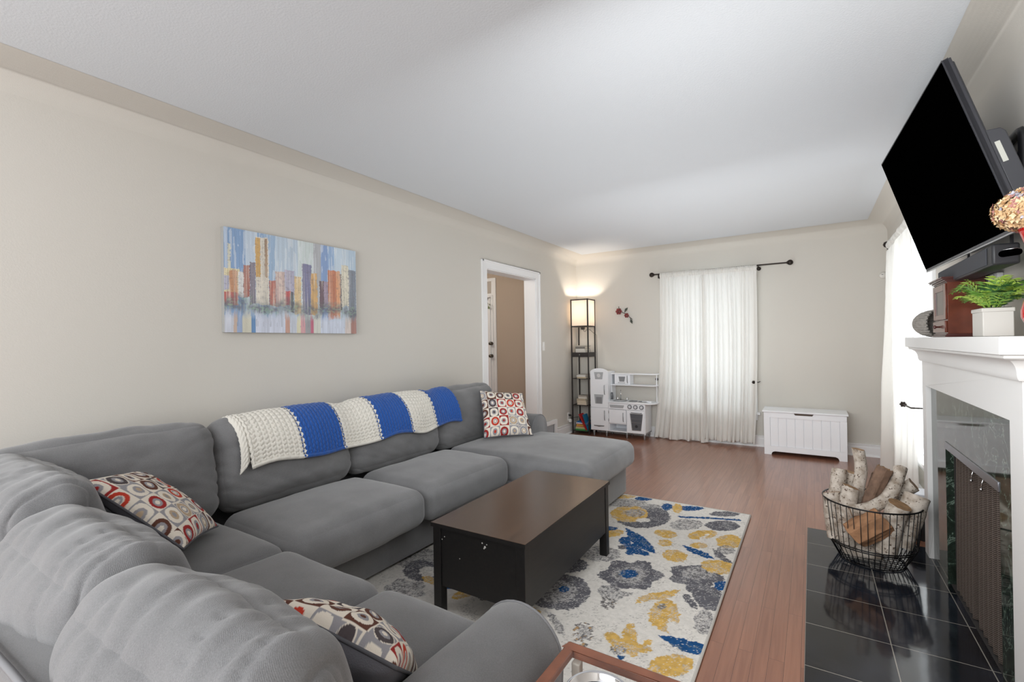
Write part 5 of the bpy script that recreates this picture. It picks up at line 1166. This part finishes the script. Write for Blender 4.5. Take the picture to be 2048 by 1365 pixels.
def book(name, label, cx_, cy_, z, w_, d_, h_, cov, rz=0, group=None, page='e4ddce', M=None):
    m = MB(); t = min(.003, h_*.16)
    m.cur = 0; m.box(-w_/2, w_/2, -d_/2, d_/2, 0, t); m.box(-w_/2, w_/2, -d_/2, d_/2, h_-t, h_); m.box(-w_/2, -w_/2+t, -d_/2, d_/2, t, h_-t)
    m.cur = 1; m.box(-w_/2+t, w_/2-.004, -d_/2+.004, d_/2-.004, t, h_-t)
    o = m.build(name, [mat('cover_'+cov, cov, .55), mat('paper_'+page, page, .9)], local=True)
    if M is None: o.location = (cx_, cy_, z); o.rotation_euler = (0, 0, rz)
    else: o.matrix_world = M
    return tag(o, label, 'book', group)
BXc, BYc = -2.808, 6.325
def stack(z, items, group):
    for (w_, d_, h_, cov, lab, rz) in items:
        book('book', lab, BXc+random.uniform(-.008, .012), BYc-.01+random.uniform(-.006, .006), z, w_, d_, h_, cov, rz, group); z += h_+.0004
stack(1.1705, [(.20, .15, .030, 'cfcac0', 'cream book at the bottom of the stack on the lamp drawer', 1.58), (.19, .14, .022, 'dcd8cf', 'pale book second from the bottom on the lamp drawer', 1.56),
               (.20, .145, .032, '77736c', 'thick grey book near the top of the stack on the lamp drawer', 1.60), (.18, .14, .016, 'b9b3a8', 'thin pale grey book topping the stack on the lamp drawer', 1.52)], 'books on the lamp drawer')
stack(.7955, [(.20, .14, .024, 'bfae93', 'tan book at the bottom of the upper open shelf of the lamp', 1.57), (.19, .14, .018, 'dedbd6', 'white book in the middle of the upper open shelf of the lamp', 1.5), (.17, .13, .014, 'b7b2ab', 'thin grey book on top of the upper open shelf of the lamp', 1.62)], 'books on the upper open lamp shelf')
stack(.4155, [(.205, .145, .028, 'd2c3ae', 'cream book at the bottom of the middle lamp shelf', 1.57), (.195, .145, .028, 'cdbfa8', 'beige book second up on the middle lamp shelf', 1.59), (.17, .14, .030, 'b3a58f', 'brownish book third up on the middle lamp shelf', 1.52), (.15, .13, .024, 'd9d3c8', 'off white book fourth up on the middle lamp shelf', 1.62), (.14, .13, .022, 'aaa196', 'grey book topping the middle lamp shelf', 1.57)], 'books on the middle lamp shelf')
stack(.0455, [(.21, .19, .022, '3f8f4c', 'green picture book at the bottom of the lowest lamp shelf', 1.57), (.20, .18, .014, 'b9c98a', 'lime picture book low in the lowest lamp shelf stack', 1.6), (.20, .17, .016, 'c9b48c', 'tan picture book in the lowest lamp shelf stack', 1.55), (.18, .17, .014, 'd1683f', 'orange picture book in the lowest lamp shelf stack', 1.58), (.18, .16, .014, 'd8c34c', 'yellow picture book in the lowest lamp shelf stack', 1.6), (.19, .17, .012, 'c23d3d', 'thin red picture book in the lowest lamp shelf stack', 1.55), (.19, .17, .016, 'd9dde0', 'white picture book high in the lowest lamp shelf stack', 1.6), (.18, .16, .018, '2f6fae', 'blue picture book topping the lowest lamp shelf stack', 1.58)], "children's books in the lowest lamp shelf stack")
def lean(label, x, z, ang, cov, th_=.012, w_=.20, h_=.21, y=6.21):
    M = Matrix.Translation((x, y, z)) @ Matrix.Rotation(radians(ang), 4, 'Y') @ Matrix.Rotation(pi/2, 4, 'X')
    m = MB(); m.cur = 0; m.box(0, th_, 0, h_, -.006, .0); m.cur = 0
    m = MB(); m.cur = 0; m.box(0, th_*.25, 0, h_, -w_, 0); m.box(th_*.75, th_, 0, h_, -w_, 0); m.box(0, th_, 0, h_, -.003, 0); m.cur = 1; m.box(th_*.25, th_*.75, .003, h_-.003, -w_+.003, -.003)
    o = m.build('book', [mat('cover_'+cov, cov, .5), mat('paper_e4ddce')], local=True); o.matrix_world = M; tag(o, label, 'book'); return o
lean('red picture book leaning across the lowest lamp shelf stack', -2.735, .055, -27, 'd03638', .022, .13, .25, 6.195)
lean('blue picture book leaning against the red one on the lowest lamp shelf', -2.708, .055, -20, '2a86b0', .010, .15, .235, 6.20)

# ------------------------------------------------------------------ wall things
cv = thing('canvas_painting', 'wide canvas painting of colourful city towers on the left wall', 'painting', (LX, 1.94, 1.73))
py0, py1, pz0, pz1 = 1.438, 2.405, 1.412, 2.05
one('box', LX, LX+.034, py0, py1, pz0, pz1).build('stretched_canvas', mat('canvas_edge', 'a4a4a2', .9, bump=(300, .3)), cv, bevel=.003)
NYp, NZp = 330, 220
uu, vv = np.meshgrid(np.linspace(0, 1000, NYp+1), np.linspace(0, 1000, NZp+1)); rs = np.random.RandomState(11)
def vn(cx_, cy2, seed):  # noise with cell sizes in x and y
    r_ = np.random.RandomState(seed); g = r_.rand(int(1001/cy2)+3, int(1001/cx_)+3)
    x = uu/cx_; y = vv/cy2; xi = x.astype(int); yi = y.astype(int); fx = x-xi; fy_ = y-yi
    return (g[yi, xi]*(1-fx)+g[yi, xi+1]*fx)*(1-fy_)+(g[yi+1, xi]*(1-fx)+g[yi+1, xi+1]*fx)*fy_
st1, st2, st3, bl1, bl2 = vn(9, 120, 1), vn(5, 300, 2), vn(22, 22, 3), vn(30, 40, 4), vn(12, 14, 5)
P_ = np.ones(uu.shape+(3,))*np.array(hx('c4d4e4')); uj = uu+(st2-.5)*14
for a, b_, h in PK: P_[(uj >= a) & (uj < b_)] = hx(h)
white = np.array(hx('e8eef2')); k_ = (st1 > .62)[..., None]*.45; P_ = P_*(1-k_)+white*k_
for a, b_, t0, b0_, h in PB:
    mk = (uu+(bl2-.5)*8 >= a) & (uu+(bl2-.5)*8 < b_) & (vv < t0+(st3-.5)*14) & (vv > b0_-20+(bl1-.5)*60)
    c = np.array(hx(h)); sh_ = .82+.40*st1[mk]; cc_ = np.clip(c*sh_[:, None], 0, 1)
    hl_ = np.clip((st2[mk]-.55)*1.8, 0, .6)[:, None]; cc_ = cc_*(1-hl_)+np.array(hx('e9dfcc'))*hl_
    dk_ = np.clip((bl2[mk]-.66)*1.6, 0, .45)[:, None]; cc_ = cc_*(1-dk_)+np.array(hx('6b5360'))*dk_; P_[mk] = cc_
    win = mk & (((uu-a) % 15) < 5) & ((vv % 17) < 6) & (bl2 > .30) & (b_-a > 25); P_[win] = P_[win]*.62
bk_ = np.exp(-((vv-265-14*np.sin(uu/55)+60*(st1-.5))/(62+40*bl1))**2); am = np.clip(bk_*(.35+1.1*bl1*.6+.7*st3)-.18, 0, 1)*.88
tone = np.where((bl2 > .62)[..., None], np.array(hx('6f8a74')), np.array(hx('4d525c'))); tone = tone*(.75+.6*st3[..., None])
P_ = P_*(1-am[..., None])+tone*am[..., None]
wt = vv < 205+150*(st2-.5)
for a, b_, h in PW:
    mk = wt & (uj >= a) & (uj < b_); k2 = np.clip((205-vv[mk])/120+.35, 0, 1)[:, None]; P_[mk] = P_[mk]*(1-k2)+np.array(hx(h))*(.88+.22*st1[mk][:, None])*k2
drip = wt & (st2 > .74) & (vv > 60); P_[drip] = P_[drip]*.6+np.array(hx('6a7078'))*.4
P_ = P_*.80+np.array(hx('c6c6c8'))*.20; P_ *= (.90+.2*st2[..., None])
cols = P_.reshape(-1, 3)
yy_ = py0+(py1-py0)*uu/1000; zz_ = pz0+(pz1-pz0)*vv/1000
V_ = np.stack([np.full(uu.shape, LX+.0346)-cv.location.x, yy_-cv.location.y, zz_-cv.location.z], -1).reshape(-1, 3)
F_ = [(j*(NYp+1)+i, j*(NYp+1)+i+1, (j+1)*(NYp+1)+i+1, (j+1)*(NYp+1)+i) for j in range(NZp) for i in range(NYp)]
me = bpy.data.meshes.new('painted_face'); me.from_pydata(V_.tolist(), [], F_); me.materials.append(attr_mat('oil_paint', .55, bump=(120, .3))); o = bpy.data.objects.new('painted_face', me); COL.objects.link(o); o.parent = cv; paint(o, cols)

mf = thing('metal_flower_branch', 'small metal branch of red blossoms hung on the back wall', 'wall decoration', (-2.24, BY, 1.70))
def W(x, y, d=.02): # zoom crop pixel -> wall
    return Vector((FLW[0]+(x-470)*FLW[2], BY-d, FLW[1]-(y-185)*FLW[3]))
FLW = (-2.326, 1.752, .00163, .00160)
m = MB(); m.tube([W(470, 140), W(470, 175), W(505, 197), W(540, 215), W(565, 240), W(590, 262)], .004, 6); m.tube([W(520, 200), W(530, 185)], .003, 6); m.tube([W(572, 250), W(578, 265)], .003, 6); m.build('stem', M_iron, mf, smooth=True)
mfr = mat('copper_red', '7a3434', .4, .4)
for (x, y, s_) in ((470, 185, .030), (540, 224, .022)):
    m = MB(); c = W(x, y, .025)
    for k in range(6):
        a = k*pi/3; m.sphere(c+Vector((s_*cos(a), 0, s_*sin(a))), s_*.62, 10, (1, .35, 1))
    m.sphere(c+Vector((0, -.012, 0)), s_*.4, 8); m.build('blossom', mfr, mf, smooth=True)
for (x, y, a) in ((535, 172, 50), (580, 278, -70)):
    m = MB(); c = W(x, y, .015); d_ = Vector((cos(radians(a)), 0, sin(radians(a)))); n_ = Vector((-d_.z, 0, d_.x))
    m.add([c-d_*.04, c+n_*.02+Vector((0, -.006, 0)), c+d_*.04, c-n_*.02+Vector((0, -.006, 0)), c+Vector((0, .004, 0))], [(0, 1, 2, 3), (0, 4, 1), (1, 4, 2), (2, 4, 3), (3, 4, 0)]); m.build('leaf', mat('verdigris', '4a4f47', .6, .4), mf)

ls = thing('light_switch', 'white light switch plate beside the doorway on the left wall', 'switch', (LX, 5.45, 1.27))
one('box', LX, LX+.006, 5.425, 5.485, 1.215, 1.33).build('plate', mat('plate_white', 'f0efec', .35), ls, bevel=.002)
MB().box(LX+.006, LX+.012, 5.447, 5.463, 1.255, 1.29).build('toggle', mat('plate_white'), ls, bevel=.002)
ol = thing('wall_outlet', 'white wall outlet low on the left wall by the floor lamp', 'outlet', (LX, 6.20, .24))
one('box', LX, LX+.006, 6.14, 6.21, .185, .30).build('plate', mat('plate_white'), ol, bevel=.002)
m = MB()
for z in (.218, .265): m.lathe([(.001, .008), (.016, .008), (.017, .005)], n=14, M=Matrix.Translation((LX, 6.175, z)) @ Matrix.Rotation(pi/2, 4, 'Y'))
m.build('socket_face', mat('socket_shade', 'cfcdc8', .5), ol)
ad_ = thing('plug_adapter', 'white plug-in adapter hanging by the outlet near the lamp', 'adapter', (LX+.03, 6.19, .2))
m = MB(); m.box(LX+.008, LX+.045, 6.165, 6.205, .16, .205); m.build('block', mat('plate_white'), ad_, bevel=.004); m = MB(); m.cyl((LX+.008, 6.18, .262), (LX+.04, 6.18, .262), .012, 10); m.tube([(LX+.04, 6.18, .262), (LX+.055, 6.19, .24), (LX+.045, 6.19, .20)], .004, 6); m.build('black_plug', mat('cord_black'), ad_, smooth=True)
rg = thing('air_register', 'white cold air return grille low on the left wall', 'vent', (LX, 5.66, 0))
y0, y1 = 5.37, 5.79
m = MB(); m.box(LX, LX+.022, y0, y0+.04, 0, .26); m.box(LX, LX+.022, y1-.075, y1, 0, .26); m.box(LX, LX+.022, y0+.04, y1-.075, .205, .26); m.box(LX, LX+.022, y0+.04, y1-.075, 0, .03); m.build('frame', M_white, rg, bevel=.003)
m = MB()
for k in range(14): m.box(LX+.004, LX+.016, y0+.048+k*.0195, y0+.052+k*.0195, .03, .205)
m.build('louvres', mat('louvre_grey', 'c4c4c6', .5), rg)
one('box', LX, LX+.003, y0+.04, y1-.075, .03, .205).build('backing', mat('vent_shadow', '55575a', .9), rg)
th_ = thing('motion_sensor', 'small round white sensor on the back wall beside the curtain', 'sensor', (.672, BY, 2.0))
m = MB(); m.lathe([(.037, 0), (.037, .008), (.030, .022), (.014, .03), (.001, .031)], n=22, M=Matrix.Translation((.672, BY, 2.0)) @ Matrix.Rotation(pi/2, 4, 'X')); m.build('dome', mat('sensor_white', 'dcd9d2', .5), th_, smooth=True)
m = MB(); m.box(.655, .668, BY-.0335, BY-.0285, 2.004, 2.008); m.build('lens', mat('vent_shadow'), th_)

# ------------------------------------------------------------------ wire basket and firewood
bk = thing('wire_basket', 'round black wire basket holding birch logs on the tile hearth', 'basket', (.278, 3.47, .012))
M_wire = mat('black_wire', '121214', .4, .5)
bc = Vector((.278, 3.47, 0)); R1, R2, R3, Z1, Z2, Z3 = .236, .212, .158, .36, .125, .017
def ring(r_, z, t_=.004): return MB().tube([bc+Vector((r_*cos(a), r_*sin(a), z)) for a in [k*2*pi/48 for k in range(48)]], t_, 8, closed=True)
ring(R1, Z1, .0045).build('rim', M_wire, bk, smooth=True)
for r_, z in ((R2, Z2), (R2-.004, Z2-.012), (R3, Z3)): ring(r_, z, .0035).build('hoop', M_wire, bk, smooth=True)
for k in range(44):
    a = k*2*pi/44; d_ = Vector((cos(a), sin(a), 0))
    MB().tube([bc+d_*R1+Vector((0, 0, Z1)), bc+d_*R2+Vector((0, 0, Z2)), bc+d_*(R2-.008)+Vector((0, 0, Z2-.02)), bc+d_*R3+Vector((0, 0, Z3))], .0021, 5).build('wire', M_wire, bk, smooth=True)
m = MB()
for k in range(5):
    y = -.12+k*.06; q = sqrt(R3**2-y*y); m.cyl(bc+Vector((-q, y, Z3)), bc+Vector((q, y, Z3)), .002, 5)
m.build('floor_grid', M_wire, bk, smooth=True)
def birch():
    m = bpy.data.materials.new('birch_bark'); m.use_nodes = True; nt = m.node_tree; N = nt.nodes; L = nt.links; b = N['Principled BSDF']; b.inputs['Roughness'].default_value = .8
    at = N.new('ShaderNodeAttribute'); at.attribute_name = 'bark'   # (around, along, radial seed)
    mp = N.new('ShaderNodeMapping'); mp.inputs['Scale'].default_value = (2.2, 60, 1); L.new(at.outputs['Vector'], mp.inputs[0])
    n1 = N.new('ShaderNodeTexNoise'); n1.inputs['Scale'].default_value = 1.4; n1.inputs['Detail'].default_value = 3; L.new(mp.outputs[0], n1.inputs[0])
    r1 = N.new('ShaderNodeValToRGB'); r1.color_ramp.elements[0].position = .60; r1.color_ramp.elements[0].color = (0, 0, 0, 1); r1.color_ramp.elements[1].position = .66; L.new(n1.outputs[0], r1.inputs[0])
    n2 = N.new('ShaderNodeTexNoise'); n2.inputs['Scale'].default_value = 22; n2.inputs['Detail'].default_value = 6; tc = N.new('ShaderNodeTexCoord'); L.new(tc.outputs['Object'], n2.inputs[0])
    r2 = N.new('ShaderNodeValToRGB'); e = r2.color_ramp.elements; e[0].position = .32; e[0].color = hx('8f8070')+(1,); e[1].position = .60; e[1].color = hx('c6bcb0')+(1,); L.new(n2.outputs[0], r2.inputs[0])
    mx = N.new('ShaderNodeMix'); mx.data_type = 'RGBA'; mx.inputs[7].default_value = hx('5c4a3e')+(1,); L.new(r1.outputs[0], mx.inputs[0]); L.new(r2.outputs[0], mx.inputs[6]); L.new(mx.outputs[2], b.inputs['Base Color'])
    bp_ = N.new('ShaderNodeBump'); bp_.inputs['Strength'].default_value = .5; bp_.inputs['Distance'].default_value = .003; L.new(n1.outputs[0], bp_.inputs['Height']); L.new(bp_.outputs[0], b.inputs['Normal']); return m
M_birch = birch(); M_end = mat('cut_wood', '8f6f4e', .85, var=(40, .3)); M_split = mat('split_brown', '6f5747', .85, bump=(50, .8), var=(25, .35)); M_orange = mat('split_fresh', '9c7353', .85, bump=(50, .6), var=(18, .25)); M_dkw = mat('dark_split', '5a4638', .9, var=(20, .3))
LAB = dict(tall=('tallest birch log standing up from the middle of the wire basket', 'birch_log'), curved=('long curved birch log lying across the top of the basket', 'birch_log'), brown=('brown split log leaning in the basket behind the curved log', 'split_log'),
 leftback=('grey birch log with chipped top at the back left of the basket', 'birch_log'), leftback2=('thin grey birch log between the tall log and the back left one', 'birch_log'), frontleft=('short birch log with slanted brown end in front of the thin grey one', 'birch_log'),
 farleft=('pale birch log at the left rim of the basket', 'birch_log'), rightbig=('thick white birch log at the right rim of the basket', 'birch_log'), rightfront=('pointed birch log in front of the thick white one', 'birch_log'),
 rightback=('birch log with a splintered tip at the back right of the basket', 'birch_log'), dark=('small dark split log behind the brown one', 'split_log'), orange=('orange brown split log seen through the front wires', 'split_log'),
 lowleft=('birch log upright behind the front left wires of the basket', 'birch_log'), lowfront=('birch log lying at the bottom of the basket', 'birch_log'))
def log(kind, key, pts, r_):
    P = [Vector(p) for p in pts]; fine_ = []
    for i in range(len(P)-1):
        for t in range(6):
            s_ = t/6; p0 = P[max(0, i-1)]; p1 = P[i]; p2 = P[i+1]; p3 = P[min(len(P)-1, i+2)]
            fine_.append(.5*((2*p1)+(p2-p0)*s_+(2*p0-5*p1+4*p2-p3)*s_*s_+(3*p1-p0-3*p2+p3)*s_**3))
    fine_.append(P[-1]); n = 24 if kind == 'birch_log' else 28; rn_ = random.Random(key)
    m = MB(); sd_ = rn_.random()*50
    R = [r_*(1+.05*noise.noise(Vector((i*.4, sd_, 0)))) for i in range(len(fine_))]
    m.tube(fine_, R, n)
    nv = len(m.v)
    if kind == 'birch_log':
        for i in range(len(fine_)):
            for k in range(n):
                a = 2*pi*k/n; q = Vector(m.v[i*n+k]); c = fine_[i]; m.v[i*n+k] = tuple(c+(q-c)*(1+.07*noise.noise(Vector((cos(a)*1.5, sin(a)*1.5, i*.3+sd_)))))
        t_ = (fine_[-1]-fine_[-2]).normalized()
        for k in range(n):
            q = Vector(m.v[(len(fine_)-1)*n+k]); m.v[(len(fine_)-1)*n+k] = tuple(q+t_*(.010*sin(2*pi*k/n+sd_)+.004*noise.noise(Vector((k*1.3, sd_, 2)))))
        m.mi[-1] = 1; m.mi[-2] = 1; mats = [M_birch, M_end]
    else:
        wedge = [(-1, -.7), (-.1, -1.05), (.95, -.55), (1.05, .1), (.55, .95), (-.45, .8), (-1.05, .2)]; W_ = []
        for q in range(n):
            t = q/n*len(wedge); a_, b_ = wedge[int(t) % 7], wedge[(int(t)+1) % 7]; f_ = t-int(t); W_.append((a_[0]*(1-f_)+b_[0]*f_, a_[1]*(1-f_)+b_[1]*f_))
        for i in range(len(fine_)):
            c = fine_[i]; e1 = (Vector(m.v[i*n])-c).normalized(); t_ = (fine_[min(i+1, len(fine_)-1)]-fine_[max(i-1, 0)]).normalized(); e2 = t_.cross(e1)
            for k in range(n):
                g = 1+.16*noise.noise(Vector((k*.9+sd_, i*.12, 1)))+.05*noise.noise(Vector((k*2.3, i*1.1, sd_)))
                m.v[i*n+k] = tuple(c+(e1*W_[k][0]+e2*W_[k][1])*r_*g+(t_*(.018*noise.noise(Vector((k*.35, sd_, 7)))) if i in (0, len(fine_)-1) else Vector((0, 0, 0))))
        mats = [{'brown': M_split, 'dark': M_dkw, 'orange': M_orange}[key], M_end]; m.mi[-1] = 1
    me = bpy.data.meshes.new(kind); me.from_pydata(m.v, [], m.f)
    for x in mats: me.materials.append(x)
    me.polygons.foreach_set('material_index', m.mi)
    at = me.attributes.new('bark', 'FLOAT_VECTOR', 'POINT'); L_ = 0; data = []
    for i in range(len(fine_)):
        if i: L_ += (fine_[i]-fine_[i-1]).length
        for k in range(n): a = 2*pi*k/n; data += [cos(a)*1.2+sd_, L_, sin(a)*1.2]
    at.data.foreach_set('vector', data[:nv*3])
    o = bpy.data.objects.new(kind, me); COL.objects.link(o); me.polygons.foreach_set('use_smooth', [kind == 'birch_log']*len(me.polygons))
    if kind == 'birch_log': me.set_sharp_from_angle(angle=radians(50))
    else:
        b_ = o.modifiers.new('b', 'BEVEL'); b_.width = .003; b_.segments = 2
    tag(o, LAB[key][0], 'log', 'firewood in the wire basket')
for kind, key, pts, r_ in LOGS: log(kind, key, pts, r_)
m = MB(); c = Vector((.205, 3.50, .60)); m.grid(lambda u, v: (c.x-.015-.03*u+.01*v, c.y-.01*u, c.z-.02-.035*v+.02*u*u), 4, 6)
